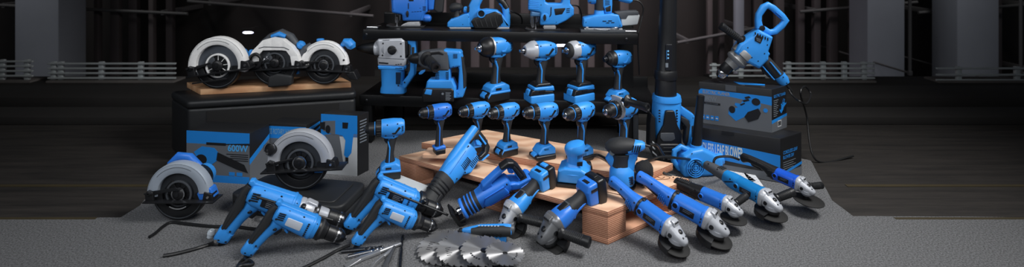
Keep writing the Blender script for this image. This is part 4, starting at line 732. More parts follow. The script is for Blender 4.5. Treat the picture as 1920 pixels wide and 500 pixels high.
# ------------------------------------------------ leaf blowers
def leaf_blower():
    t = TP('leaf_blower', 'upright battery leaf blower with a long black tube beside the cartons', 'leaf blower', 1252, 302, z=0.0, yaw=0)
    t.p('blow_tube', BLK, t.lo([(1248,182,0,20,20),(1248,140,0,19,19),(1249,138,0,18.4,18.4),(1251,60,0,16.5,16.5),(1253,0,0,15.5,15.5),(1254,-45,0,15,15)], 26, 2.2, (0,1,0))); t.p('tube_joint', BLK, t.lo([(1248,147,0,20.5,20.5),(1248,143,0,21,21),(1248,133,0,20.5,20.5),(1248,130,0,19,19)], 26, 2.2, (0,1,0)))
    t.p('tube_label', LABEL, t.pf([(1243,80),(1255,80),(1254,128),(1242,128)], -20, -16, .4, 2)); t.p('speed_mark', mat('cyan_ink', (120,190,235), .4), *[t.la(1247,92+6.4*k,-19.8,(0,-1,0),[(0,1.7),(.5,1.6)],10) for k in range(3)]); t.p('mark_lines', BINK, *[t.pf([(1243.5,91+2.2*k),(1244.6,91+2.2*k),(1244.6,92+2.2*k),(1243.5,92+2.2*k)], -20.2, -19.8, 0, 0) for k in range(8)]); t.p('brand_square', GINK, t.pf([(1242,114),(1247,114),(1247,122),(1242,122)], -20.3, -19.8, .1, .2))
    t.p('motor_housing', BLUE, t.lo([(1250,178,0,23,21),(1250,181,0,24,22),(1250,192,0,25,22),(1249,205,0,25,24),(1248,235,0,24,24),(1250,262,0,22,23),(1252,296,0,18,20)], 24, 3, (0,1,0))); t.p('intake_collar', BLUE, t.lo([(1250,188,0,26,24),(1250,184,0,26,24),(1250,177,0,24.5,22.5)], 26, 2.6, (0,1,0)))
    t.p('front_panel', BLK, t.pf([(1240,199),(1256,199),(1262,226),(1270,242),(1269,262),(1264,284),(1266,296),(1230,296),(1222,270),(1226,246),(1236,226)], -29, -20, 2, 4)); t.p('panel_window', GREYP, t.pf([(1230,239),(1255,239),(1257,250),(1250,254),(1235,254),(1230,248)], -30, -28.5, .5, 2)); t.p('battery', BLK, t.pf([(1226,258),(1266,258),(1264,299),(1232,299)], -33, -8, 3, 4)); t.p('battery_rib', RUB, *[t.pf([(1234,264+7*k),(1260,264+7*k),(1260,266+7*k),(1234,266+7*k)], -34, -32.6, .4, .4) for k in range(4)])
    for k in range(4): t.p('side_vent', BLUE if k > 1 else BLK, slots(5, (1230 if k in (0,2) else 1262)-1252, 302-200, 0, -5, 3 if k < 2 else 1, 2.4, -23.4+(.3 if k > 1 else 0), .6))
    t.p('air_guide', BLK, t.pf([(1216,206),(1223,214),(1224,252),(1236,272),(1238,300),(1228,300),(1212,268),(1213,225)], -22, 6, 2, 3)); t.p('guide_stripe', CWHT, *[t.pf([(1217,256+9*k),(1228,265+9*k),(1228,268+9*k),(1218,260+9*k)], -22.8, -21.8, .2, .3) for k in range(3)])
    t.p('rear_handle', BLUE, t.pf([(1270,192),(1280,200),(1298,212),(1303,220),(1299,246),(1296,270),(1288,278),(1286,268),(1290,226),(1272,212)], -8, 8, 3, 4)); t.p('handle_grip', RUB, t.pf([(1274,214),(1288,222),(1292,232),(1288,262),(1283,272),(1281,262),(1284,236),(1274,224)], -8.8, 8.8, 2, 3)); t.p('foot', BLK, box(2,0,3,38,40,6,2)); t.p('trigger', BLK, t.pf([(1270,222),(1279,226),(1281,240),(1276,244)], -4, 4, 1, 2)); t.screws([(1268,204),(1294,216),(1297,262)], -16, 1)
leaf_blower()
def fan_blower():
    t = TP('corded_blower', 'low blue corded blower with round fan grille and upright black nozzle', 'blower', 1310, 326, z=0, yaw=5)
    t.p('fan_housing', BLUE, t.lo([(1312,298,8,26,26),(1300,300,4,27,26)], 12) if False else prof(t.m([(1276,326),(1270,306),(1276,286),(1292,277),(1312,274),(1332,284),(1348,292),(1352,304),(1346,318),(1330,325)]), -16, 18, 6, 8)); t.p('fan_grille', BLUE, *[prof(arc(-14,19,r,r+1.8,0,359,28), -19.5, -15, .5, .3) for r in (4.5,8.2,12,15.6)], prof(arc(-14,19,.5,3,0,359,18), -19.5, -15, .4, .3)); t.p('grille_gap', BLK, prof(arc(-14,19,.5,17,0,359,30), -17, -15.4, 0, 0)); t.p('grille_spoke', BLUE, *[X(box(9,0,0,14,1.6,1.2,.2), Matrix.Translation((-14,-17.6,19)) @ Matrix.Rotation(k*PI/4, 4, 'Y')) for k in range(8)])
    t.p('blow_nozzle', BLK, t.lo([(1307,276,4,9.5,9.5),(1309,262,4,9,9),(1314,200,4,7.4,7.4),(1316,180,4,7,7)], 20, 2, (0,1,0))); t.p('nozzle_collar', BLUE, t.lo([(1307,284,4,13,13),(1307,272,4,11,11)], 20, 2, (0,1,0)))
    t.p('carry_handle', BLUE, t.lo([(1292,282,2,5,5),(1276,274,2,5,5),(1264,282,2,5,5),(1262,300,2,5,5),(1272,314,2,5,5),(1284,318,2,5,5)], 12, 2.4, (0,1,0))); t.p('rear_port', BLUE, t.la(1346,300,0,(1,0,.2),[(0,11),(10,10),(11,8)], 20)); t.screws([(1290,281),(1338,290),(1342,314),(1284,318)], -16.2, 1.1)
fan_blower()
# manuals
PAPER = mat('white_paper', (205,208,212), .7); zm = .012
for (c, lab) in ((((1340,314),(1372,306),(1412,341),(1384,348)), 'white printed leaflet, left one between the grinders'), (((1386,312),(1402,309),(1428,345),(1414,352)), 'white printed leaflet, right one between the grinders')):
    t = T('leaflet', lab, 'leaflet', u=1); qs = [P(x,y,.012) for x, y in c]; t.o.location = (0,0,0)
    f = Face(qs[0], qs[1], qs[3]); f.v = qs[3]-qs[0]; t.p('folded_sheet', PAPER, f.poly([(0,0),(1,0),(1,1),(0,1)], .0004, .0118)); t.p('printed_lines', mat('faint_print', (160,164,170), .7), *[f.rect(.15,.1+.1*k,.85,.11+.1*k,.0006) for k in range(8)])
    0 and t.p('backing_box', CBLK, J(([q-f.n*.004 for q in (f.pt(0,0,0),f.pt(1,0,0),f.pt(1,1,0),f.pt(0,1,0))]+[V((q.x,q.y,0)) for q in (f.pt(0,0,0),f.pt(1,0,0),f.pt(1,1,0),f.pt(0,1,0))], [(0,1,2,3),(4,5,6,7),(0,1,5,4),(1,2,6,5),(2,3,7,6),(3,0,4,7)])))
# ------------------------------------------------ corded pistol drills lying on chuck and handle foot (mm, nose +x, axis z = 0)
def corded_drill(label, A, B, roll, big=False, rodon=False, silver=False, tone=None, up=(0,0,1)):
    tone = tone or BLUE; t = T('corded_drill', label, 'drill'); t.warp = lambda v: V((v.x, v.y, -20+(v.z+20)*.80 if (v.z < -20 and v.x < -30) else v.z))
    t.p('motor_housing', tone, loft([(-84,0,8,16,16),(-80,0,8,26,25),(-66,0,6,31,30),(-30,0,3,33,33),(20,0,0,34,35),(40,0,0,35,36),(46,0,0,35,36),(60,0,0,32,32),(66,0,0,27,27)], 26, 2.7))
    t.p('top_spine', tone, prof([(-96,32),(-94,42),(-84,46),(-76,40),(-40,39),(46,37),(46,28),(-80,24)], -12, 12, 4, 3)); t.p('housing_band', tone, loft([(40,0,0,35,36),(42,0,0,36.6,37.6),(47,0,0,36.6,37.6),(49,0,0,35,36)], 26, 2.7))
    # handle: blue frame, black rubber back
    t.p('handle_frame', tone, loft([(-56,0,-18,17,26),(-66,0,-46,16,20),(-80,0,-84,15.5,18),(-90,0,-122,15.5,18),(-96,0,-146,16,19)], 18, 2.5, (1,0,0)))
    t.p('rubber_grip', RUB, loft([(-88,0,26,18,10),(-94,0,8,19,12),(-96,0,-20,17.5,13),(-100,0,-56,17,11),(-106,0,-96,16.5,9),(-110,0,-132,15,6)], 18, 2.5, (1,0,0)))
    t.p('side_inlay', RUB, prof([(-98,14),(-84,-2),(-80,-34),(-90,-80),(-101,-128),(-108,-128),(-100,-70)], -17.4, 17.4, 1.2, 4))
    t.p('handle_foot', tone, loft([(-94,0,-134,15,19),(-98,0,-140,16.5,23),(-102,0,-168,16.5,22),(-104,0,-176,15.5,21),(-104,0,-180,14,17)], 18, 3.6, (1,0,0)))
    t.p('trigger', BLK, prof([(-50,-36),(-38,-38),(-36,-52),(-46,-74),(-58,-72)], -8, 8, 3, 4)); t.p('lock_button', BLK, lathe((-58,-15,-44),(0,-1,0),[(0,5),(5,4.5),(6,3)],12)); t.p('trigger_guard', tone, prof([(-44,-30),(-24,-34),(-14,-42),(-18,-46),(-30,-40),(-46,-40)], -7, 7, 2, 3))
    for s in (-1, 1):
        t.p('vent_grille', BLK, slots(4, -60, 20, 0, -6.5, 22, 3, s*31.5, 1.9, 2)); t.p('front_vent', BLK, slots(7, 30, -20, 0, 6.6, 6, 4, s*34.2, 1.6, 1))
        t.p('name_plate', INK if silver else LABEL, prof([(-40,-8),(12,-10),(12,16),(-40,17)], s*31, s*34.6, .5, 4), label='bare silver patch' if silver else None)
        if not silver: t.p('plate_lines', GINK, *[prof([(-26,10-5*k),(2-5*(k % 2),10-5*k),(2-5*(k % 2),11.6-5*k),(-26,11.6-5*k)], s*34.4, s*35, 0, 0) for k in range(4)], lathe((6,s*34.5,6),(0,s,0),[(0,3),(.5,3)],10))
        for x, z, y in ((-44,30,19),(6,30,22),(54,24,24),(54,-24,24),(-72,-2,29),(-12,-28,22),(-62,-48,16),(-88,-130,16.4),(-108,-170,14),(-88,-170,14)): t.p('screw', BLK, lathe((x, s*y, z), (0,s,0), [(0,3.2),(2.2,3.2),(2.4,2)], 8))
    if big:
        t.p('gear_case', PAINT, lathe((62,0,0), (1,0,0), [(0,30),(3,33),(14,33),(18,28),(44,27),(48,24),(86,22),(90,20)], 26)); t.p('gear_lug', PAINT, prof([(64,20),(84,34,5),(112,30),(118,20)], -12, 12, 3, 4)); t.p('case_band', DSTEEL, lathe((108,0,0), (1,0,0), [(0,26),(4,27.5),(14,27.5),(16,26)], 24)); o = 86
    else:
        t.p('gear_collar', BLK, lathe((62,0,0), (1,0,0), [(0,31),(2,33),(16,32),(26,26),(34,24)], 26)); t.p('collar_rib', RUB, lathe((70,0,0),(1,0,0),[(0,32),(1,34),(8,34),(9,32)],26)); o = 30
    t.p('chuck_sleeve', BLK, lathe((66+o,0,0), (1,0,0), [(0,20),(3,23.5),(26,23.5),(27,22.5),(30,22.5),(31,23.5),(40,23)], 26)); t.p('chuck_nose', DSTEEL, lathe((104+o,0,0), (1,0,0), [(0,23.2),(8,23.2),(12,22),(26,13),(28,10),(28,5),(22,4)], 26)); t.p('chuck_ring', STEEL, lathe((100+o,0,0), (1,0,0), [(0,23.3),(.5,23.9),(4.5,23.9),(5,23.3)], 26))
    for a in (30, 150, 270): t.p('chuck_jaw', DSTEEL, rod((120+o,6*math.cos(math.radians(a)),6*math.sin(math.radians(a))), (138+o,2.5*math.cos(math.radians(a)),2.5*math.sin(math.radians(a))), 3, 2))
    for k in range(10): a = 2*PI*k/10; t.p('chuck_key_tooth', BLK, box(106+o, 24*math.cos(a), 24*math.sin(a), 5, 3, 3, .6))
    if rodon:
        (t.p('rod_bracket', BLK, box(74,-34,20,14,26,14,3))) if big else t.p('handle_clamp', BLK, lathe((66,0,0), (1,0,0), [(0,34),(1,40),(15,40),(16,34)], 28), box(74,-8,-44,14,30,24,3), box(74,-34,20,14,22,16,3)); t.p('depth_rod', BLK, rod((-58,-46,22),(168,-46,18),3.6)); t.p('rod_thumb_screw', BLK, lathe((74,-44,26),(0,-.3,1),[(0,4),(6,7),(12,7),(13,5)],10))
    t.p('cord_sleeve', CABLE, rod((-97,0,-176), (-100,0,-222), 9, 5)); t.p('sleeve_rib', CABLE, *[rod((-97-.065*q,0,-176-q),(-97-.065*q-.2,0,-179-q),9.5-.08*q) for q in (6,14,22,30)])
    tip = (132+o,0,-12); foot = (-102,0,-148)
    t.fit(foot, tip, A, B, roll, up); return t
corded_drill('corded hammer drill with a silver gear case, behind the smaller front left drill', P(415,450,.012), P(650,424,.014), 2, big=True, rodon=True)
corded_drill('smaller corded drill with a bare silver patch, front left by the drill bits', P(463,474,.012), P(643,452,.012), 2, silver=True)
corded_drill('corded drill with a thin black rod, behind the right-hand front drill', P(655,425,.02), P(826,404,.02), 2, rodon=True, tone=BLUE)
corded_drill('corded drill with a pale patch, lying left of the saw blades', P(668,456,.012), P(815,432,.012), 2, silver=True)
# ------------------------------------------------ reciprocating saws
def recip_one():
    t = T('reciprocating_saw', 'long light blue reciprocating saw with a black rubber nose, leaning on the pallet', 'reciprocating saw')
    t.p('motor_housing', BLUE, loft([(-118,0,0,24,22),(-112,0,0,32,34),(-60,0,-2,36,42),(0,0,0,38,42),(34,0,2,36,38),(44,0,2,33,35)], 24, 2.8))
    t.p('top_shell', BLUE, loft([(-190,0,36,10,9),(-186,0,36,18,15),(-120,0,34,21,18),(-40,0,32,24,18),(36,0,26,22,14),(46,0,22,18,10)], 20, 2.6)); t.p('lower_bulge', BLUE, prof([(-110,-20),(-104,-54,10),(-40,-60,14),(-8,-36),(0,-10)], -28, 28, 8, 8))
    t.p('nose_boot', RUB, loft([(36,0,2,36,38),(48,0,2,37,39),(90,0,0,33,35),(120,0,-2,31,33),(128,0,-4,36,40),(150,0,-6,38,44),(156,0,-6,34,40)], 24, 2.6)); t.p('boot_rib', BLK, *[loft([(q,0,1,36-.06*(q-60),38-.06*(q-60)),(q+2,0,1,37.2-.06*(q-60),39.2-.06*(q-60)),(q+5,0,1,36-.06*(q-60),38-.06*(q-60))], 24, 2.6) for q in (64,78,92,106)])
    t.p('d_handle', BLK, prof([(-190,26),(-188,-20),(-176,-62,10),(-150,-74,10),(-112,-66),(-104,-46),(-118,-50),(-146,-54,8),(-160,-44,8),(-166,-10),(-150,10),(-120,12),(-120,28)], -17, 17, 6, 6)); t.p('grip_inlay', BLUE, prof([(-176,10),(-170,8),(-164,-40),(-172,-40)], -18, 18, 1, 2)); t.p('trigger', BLUE, prof([(-162,0),(-150,4),(-142,-14),(-152,-30),(-162,-30)], -8, 8, 2, 3)); t.p('base_trim', BLUE, prof([(-150,-74),(-110,-66),(-112,-72),(-150,-81)], -18, 18, 1.5, 2))
    for s in (-1, 1):
        t.p('vent_grille', BLK, slots(7, -66+0, -14, 6.5, 0, 2.4, 26, s*36.3, 1.2)); t.p('vent_grille', BLK, slots(7, -100, -40, 7, 0, 2.4, 20, s*28.6, 1.2)); t.p('side_seam', mat('darker_blue', (24,100,180), .5), prof([(-80,20),(30,14),(30,12.6),(-80,18.6)], s*35.6, s*37.2, 0, 0)); t.p('boot_clip', BLK, prof([(100,-20),(140,-24),(142,-8),(102,-6)], s*30, s*38.5, 2, 3))
        for x, z in ((-100,22),(20,-22),(-20,-34)): t.p('screw', BLK, lathe((x,s*33,z),(0,s,0),[(0,3),(2.6,3)],8))
    t.p('shoe', DSTEEL, prof([(168,-46),(176,-46),(182,30),(174,32)], -26, 26, 2, 3), box(160,-14,-20,36,6,10,1.5), box(160,14,-20,36,6,10,1.5)); t.p('blade_clamp', BLK, lathe((152,0,-4),(1,0,0),[(0,14),(16,13),(22,9)],16)); t.p('saw_blade', DSTEEL, prof([(168,-12),(206,-6),(206,0),(168,4)], -.8, .8, .1, .5)); t.p('shoe_lever', BLK, prof([(130,30),(150,40),(156,36),(136,24)], -8, 8, 2, 2))
    t.fit((-190,0,30), (180,0,-20), P(893,240,.215), P(798,400,.02), 0, (-.8,-.42,.35))
recip_one()
def recip_two():
    t = T('reciprocating_saw', 'darker blue battery reciprocating saw with ribbed black nose, leaning on the pallet', 'reciprocating saw')
    t.p('motor_housing', DEEP, loft([(-70,0,0,22,22),(-64,0,0,30,34),(-20,0,0,36,40),(40,0,0,37,40),(66,0,0,34,36),(76,0,0,32,34)], 24, 2.8)); t.p('side_panel', DEEP, prof([(-50,-20),(52,-20),(58,0),(44,24),(-40,24)], -39, 39, 2.5, 8))
    t.p('nose_boot', RUB, loft([(70,0,0,34,36),(80,0,0,35,37),(120,0,0,32,34),(132,0,0,31,33)], 24, 2.6))
    for q in (84, 98, 112): t.p('boot_ring', DEEP, loft([(q,0,0,35.2,37.2),(q+1,0,0,36.6,38.6),(q+5,0,0,36.2,38.2),(q+6,0,0,34.8,36.8)], 24, 2.6))
    t.p('front_rim', DEEP, prof(arc(0,0,27,38,0,359,36), -10, 10, 3), parent=None) if False else t.p('front_rim', DEEP, lathe((128,0,0),(1,0,0),[(0,33),(2,39),(8,41),(13,39),(13,31),(6,28)],28))
    t.p('blade_clamp', STEEL, lathe((130,0,0),(1,0,0),[(0,12),(18,12),(20,14),(30,14),(34,9)],14)); t.p('saw_blade', STEEL, prof([(160,-8),(196,-4),(196,2),(160,4)], -.8, .8, .1, .5)); t.p('shoe', BLK, prof([(150,-50),(176,-58),(182,-50),(186,30),(178,40),(172,10),(168,-36)], -26, 26, 2, 3), box(150,-20,-30,44,6,10,1.5), box(150,20,-30,44,6,10,1.5))
    t.p('top_bridge', DEEP, prof([(30,30),(42,40),(30,62,8),(-60,88,10),(-84,92),(-90,76),(-66,70),(-4,50,6),(-6,30)], -16, 16, 6, 6)); t.p('grip_top', BLK, prof([(-58,94),(-96,100,8),(-116,84),(-128,50),(-134,-8),(-108,-14),(-104,40),(-94,72),(-62,80)], -17, 17, 7, 6)); t.p('grip_panel', RUB, prof([(-112,70),(-104,66),(-112,0),(-124,2)], -18.6, 18.6, 2, 4)); t.p('grip_inlay', DEEP, prof([(-100,60),(-96,62),(-104,-8),(-108,-10)], -18, 18, 1, 1.5)); t.p('trigger', DEEP, prof([(-94,66),(-82,62),(-80,44),(-92,30),(-100,34)], -8, 8, 2, 3))
    t.p('battery_mount', DEEP, prof([(-64,10),(-84,-2),(-96,-14),(-146,-18),(-150,-34),(-90,-40),(-60,-24)], -30, 30, 5, 6)); t.p('battery', DEEP, prof([(-92,-34),(-152,-28),(-160,-60),(-152,-82),(-96,-88),(-88,-66)], -36, 36, 8, 8), label='blue battery pack'); t.p('charge_panel', LABEL, prof([(-136,-17),(-106,-13),(-106,-11),(-136,-15)], -20, 20, .5, 1)); t.p('panel_marks', INK, *[prof([(-130+9*k,-15.3+k*1.1),(-127+9*k,-15+k*1.1),(-127+9*k,-13.6+k*1.1),(-130+9*k,-14+k*1.1)], -14, -8, .1, .1) for k in range(3)])
    for s in (-1, 1):
        t.p('panel_seam', mat('navy_seam', (18,60,150), .5), prof([(-48,26),(44,26),(60,2),(60,0),(43,24),(-48,24)], s*38.3, s*39.8, 0, .3)); t.p('seam_lower', mat('navy_seam', (18,60,150), .5), prof([(-46,-24),(40,-20),(40,-22),(-46,-26)], s*37, s*39.4, 0, .3))
        for x, z in ((-54,26),(-56,-20),(62,-18)): t.p('screw', BLK, lathe((x,s*32,z),(0,s,0),[(0,3),(5,3)],8))
    t.fit((-150,0,-78), (178,0,-40), P(1000,341,.10), P(858,413,.012), 0, (-.72,-.5,.55))
recip_two()
# ------------------------------------------------ angle grinders (mm, head at +x, disc below)
def grinder(label, A, B, kind, tone, sidearm=None, disc=58, roll=0, battery=None, head=None, discz=-50, up=(0,0,1), guard=True, hr=0, name='angle_grinder', discx=108):
    t = T(name, label, 'angle grinder'); head = head or PAINT
    cordless = battery is not None
    if cordless:
        t.warp = lambda v: V((v.x*1.45 if v.x < 0 else v.x, v.y, v.z))
        t.p('motor_housing', tone, loft([(64,0,0,30,29),(60,0,0,34,32),(28,0,-1,33,31),(0,0,-2,27,26),(-12,0,-3,23,22)], 22, 2.7)); t.p('rubber_grip', RUB, loft([(8,0,8,26,20),(0,0,5,26,23),(-20,0,0,22.5,22.5),(-36,0,0,22,22.5),(-44,0,0,24,25)], 20, 2.5)); t.p('side_inlay', tone, prof([(16,-18),(4,-4),(-30,-4),(-38,-9),(-4,-14),(6,-26)], -25, 25, 2, 4)); t.p('slide_switch', BLK, box(22,0,29,36,20,6,2.5)); t.p('switch_plate', GREYP, box(24,0,27,50,28,5,2)); t.p('lock_button', BLK, lathe((-2,-20,-6),(0,-1,0),[(0,8),(4,8),(5,6)],16)); t.p('button_ring', tone, lathe((-2,-20,-6),(0,-1,0),[(0,10.5),(3,10.5),(3.4,8)],18))
        t.warp = lambda v: V((-86,0,0)) + Matrix.Rotation(math.radians(-16), 3, 'Y') @ (v-V((-62,0,0)))
        t.p('battery_mount', tone, prof([(-38,-24),(-44,-34,6),(-82,-40,8),(-84,42,8),(-46,40,8),(-34,20)], -34, 34, 8, 8)); b = t.p('battery', BLK, prof([(-80,-38),(-86,-46,8),(-114,-46,8),(-120,-20),(-118,38,8),(-106,46,8),(-80,46)], -38, 38, 9, 7)); t.p('release_button', tone if battery == 'blue' else BLK, prof([(-82,44),(-104,44),(-102,51),(-84,51)], -15, 15, 2, 3), parent=b); t.p('charge_panel', LABEL, X(box(0,0,0,22,30,2,.6), Matrix.Translation((-62,0,40)))); t.p('charge_panel', LABEL, prof([(-78,14),(-50,14),(-50,26),(-78,26)], -35, 35, .6, 2))
    else:
        t.p('motor_housing', tone, loft([(64,0,0,33,32),(60,0,0,38,37),(52,0,0,38,37),(48,0,0,34.5,34.5),(-52,0,0,34,34),(-60,0,0,30,30)], 24, 2.5)); t.p('front_vent', BLK, *[slots(1, 54, 6-12*k, 0, 0, 4, 8, s*37.6, 1.2) for s in (-1,1) for k in range(2)])
        if kind == 'grip':
            t.p('rear_housing', BLK, loft([(-50,0,0,35,35),(-64,0,0,34,34),(-92,0,0,31,31),(-120,0,2,28,27),(-170,0,2,27,26),(-192,0,2,24,24),(-198,0,2,16,16)], 22, 2.6)); t.p('vent_grille', RUB, *[slots(6, -92, -18, 0, 7, 22, 2.4, s*31.8, 1.2) for s in (-1,1)]); t.p('paddle_switch', BLK, prof([(-70,-30),(-80,-40),(-160,-34),(-164,-24)], -14, 14, 4, 4)); t.p('grip_ridge', RUB, *[box(-120-9*k,0,28,4,40,3,1) for k in range(7)])
        elif kind == 'trim':
            t.p('rear_housing', tone, loft([(-50,0,0,34.5,34.5),(-90,0,2,32,33),(-112,0,5,27,28),(-128,0,8,24,24)], 22, 2.6)); t.p('rubber_grip', GREYP, loft([(-120,0,7,26,25),(-128,0,8,27,26),(-190,0,10,23,22),(-224,0,10,20,19),(-232,0,10,14,13)], 20, 2.5)); t.p('grip_ridge', BLK, *[box(-128-8*k,0,35-.5*k,4,30,3,1) for k in range(4)]); t.p('vent_grille', BLK, *[slots(6, -66, 10, -6, -3, 14, 2.6, s*32.6, 2.6, 4) for s in (-1,1)]); t.p('tail_cap', tone, loft([(-222,0,10,19,18),(-238,0,10,17,16),(-244,0,10,10,10)], 18))
        elif kind == 'loop':
            t.p('rear_housing', BLK, loft([(-50,0,0,35,35),(-70,0,2,33,34),(-100,0,12,25,25),(-130,0,18,22,20),(-200,0,20,21,19),(-232,0,12,22,26),(-244,0,8,16,18)], 20, 2.6)); t.p('trigger', BLK, prof([(-120,0),(-130,-14),(-180,-10),(-190,4)], -9, 9, 3, 3)); t.p('vent_grille', RUB, *[slots(5, -76, -18, 0, 8, 16, 3, s*32.5, 2.6, 2) for s in (-1,1)])
        else:
            t.p('rear_housing', tone, loft([(-58,0,0,31,31),(-74,0,2,32,32),(-92,0,6,27,27),(-116,0,12,22,21),(-170,0,20,20,19),(-206,0,20,20,22),(-214,0,20,18,20),(-218,0,20,10,12)], 22, 2.6)); t.p('vent_grille', mat('darker_blue', (24,100,180), .5), *[slots(5, -84, -12, -7, 3, 3, 22, s*30, 3, 1) for s in (-1,1)]); t.p('joint_band', BLK, loft([(-57,0,0,33,33),(-58,0,0,36.5,36.5),(-66,0,1,36.5,36.5),(-67,0,1,32,32)], 24, 2.6)); t.p('paddle_switch', BLK, prof([(-92,-18),(-104,-24),(-182,0),(-190,6),(-120,0)], -10, 10, 3, 4)); t.p('top_switch', BLK, box(-56,0,36,16,18,6,2))
        for s in (-1, 1):
            t.p('brush_cap_ring', tone, lathe((-44,s*30,2),(0,s,0),[(0,13),(8,12.5),(8.6,10),(7,9)],22)); t.p('brush_cap', BLK, lathe((-44,s*30,2),(0,s,0),[(0,9.6),(7.4,9.2),(7.6,3)],18))
            if kind != 'grip': t.p('name_plate', LABEL, prof([(-26,-12),(28,-12),(28,10),(-26,10)], s*33.3, s*35.4, .4, 3)); t.p('plate_lines', GINK, *[prof([(-14,4-6*k),(20-7*k,4-6*k),(20-7*k,5.6-6*k),(-14,5.6-6*k)], s*35.2, s*35.7, 0, 0) for k in range(2)])
            for x, z, y in ((-76,18,29),(-150,26,19),(-200,30,17)): t.p('screw', BLK, lathe((x,s*y,z),(0,s,0),[(0,3.4),(2.4,3.4)],8))
    t.warp = None
    # gear head
    HD = lambda *g: [X(q, Matrix.Translation((62,0,0)) @ Matrix.Rotation(math.radians(hr), 4, 'X') @ Matrix.Translation((-62,0,0))) for q in g]
    h = t.p('gear_head', head, *HD(loft([(60,0,0,37,36),(64,0,0,39,38),(76,0,-1,38,36),(80,0,-2,34,32)], 24, 2.7), loft([(78,0,-2,35,33),(92,0,-5,32,28),(112,0,-10,28,22),(132,0,-14,22,17),(144,0,-17,14,12),(148,0,-18,8,7)], 22, 2.6), lathe((108,0,-16),(0,0,-1),[(0,31),(14,30),(18,26),(26,20)],26)))
    t.p('head_vent_hood', head, *HD(prof([(72,26),(74,42,5),(90,38,4),(98,22)], -17, 17, 3, 3))); t.p('head_vent', BLK, *HD(*[box(90,-9+9*k,33,8,5.5,9,1) for k in range(3)])); t.p('head_seam', DSTEEL, *HD(loft([(79.4,0,-2,35.4,33.4),(80.4,0,-2,35.4,33.4)], 24, 2.7)))
    t.p('spindle_lock', BLK, *HD(lathe((112,0,8),(.2,0,1),[(0,11),(5,10.5),(8,8),(9,4)],18))); [t.p('handle_socket', DSTEEL, *HD(lathe((92,s*28,-6),(0,s,0),[(0,9),(5,8.5),(5.4,4)],16))) for s in (-1,1)]
    for x, y in ((100,22),(100,-22),(134,9),(134,-9)): t.p('head_screw', DSTEEL, *HD(lathe((x,y,-2 if x < 110 else -4),(0,0,1),[(0,3.4),(8.5,3.4),(9,2)],8)))
    dk = t.p('grinding_disc', mat('abrasive_black', (15,15,16), .75), *HD(lathe((discx,0,discz),(0,0,-1),[(0,6),(0,disc*.35),(1,disc*.4),(1.5,disc-1),(2,disc),(5,disc),(6,disc-1),(6,10)],40)), label='black grinding disc'); t.p('clamp_flange', DSTEEL, *HD(lathe((108,0,-30),(0,0,-1),[(0,15),(-discz-32,14)],18)))
    if guard: t.p('disc_guard', BLK, *HD(X(J(prof(arc(0,0,12,disc+6,95,275,28), -2, 0, .4), prof(arc(0,0,disc+4,disc+6.5,95,275,28), -2, 20, .5)), Matrix.Translation((discx,0,discz+8)) @ Matrix.Rotation(-PI/2, 4, 'X')))); t.p('guard_clamp', BLK, *HD(prof(arc(0,0,22,30,0,359,24), -5, 5, 1) and X(prof(arc(0,0,22,30,0,359,24), -6, 6, 1), Matrix.Translation((108,0,-38)) @ Matrix.Rotation(PI/2, 4, 'X'))))
    if sidearm:
        dr = V(sidearm).normalized(); b0 = V((92,0,-6))+dr*26
        sh = t.p('side_handle', BLK, *HD(lathe(b0, dr, [(0,8),(8,8),(9,20),(14,21),(20,16),(24,14.5),(86,16.5),(104,18.5),(110,18),(112,14),(108,10)], 24)))
        t.p('handle_knurl', RUB, *HD(*[lathe(b0+dr*q, dr, [(0,15.4+.03*(q-26)),(.6,16.4+.03*(q-26)),(2,16.4+.03*(q-26)),(2.6,15.4+.03*(q-26))], 22) for q in range(30, 86, 6)]), parent=sh)
    t.fit((-170,0,0) if not cordless else (-124,0,0), (110,0,-4), A, B, roll, up); return t
GP = dict
grinder('battery angle grinder with a silver head and blue battery button, left of the two', P(1024,323,.134), P(949,409,.045), '', BLUE, (-.5,1,-.3), 56, battery='blue', head=ALU, hr=0, roll=-4)
grinder('battery angle grinder with a dark metal head, right of the two on the pallet edge', P(1117,346,.134), P(1024,434,.045), '', DEEP, (-.5,1,-.3), 56, battery='black', head=mat('gunmetal', (120,122,126), .35, .5), roll=-4)
grinder('corded angle grinder with a straight blue body, nearest to the camera', P(1160,357,.112), P(1272,440,.058), 'std', DEEP, None, 56, roll=0)
grinder('corded angle grinder with a blue body, second of the corded row from the left', P(1214,348,.112), P(1348,423,.058), 'std', DEEP, None, 60, roll=0)
grinder('corded angle grinder with a black rear grip and horizontal disc, middle of the row', P(1275,345,.085), P(1378,390,.068), 'grip', DEEP, (.1,.9,.1), 60, discz=-52, guard=False, roll=0)
grinder('teal corded angle grinder with a grey ribbed tail and white gear head ring', P(1342,322,.09), P(1450,380,.066), 'trim', TEAL, (.2,1,.15), 62, roll=0)
grinder('long corded angle grinder with a black loop tail and large flat disc, rightmost', P(1414,308,.10), P(1514,352,.078), 'loop', mat('royal_blue_plastic', (30,88,205), .35, bump=.1), (.3,1,-.1), 74, discz=-60, guard=False, roll=0, discx=122)
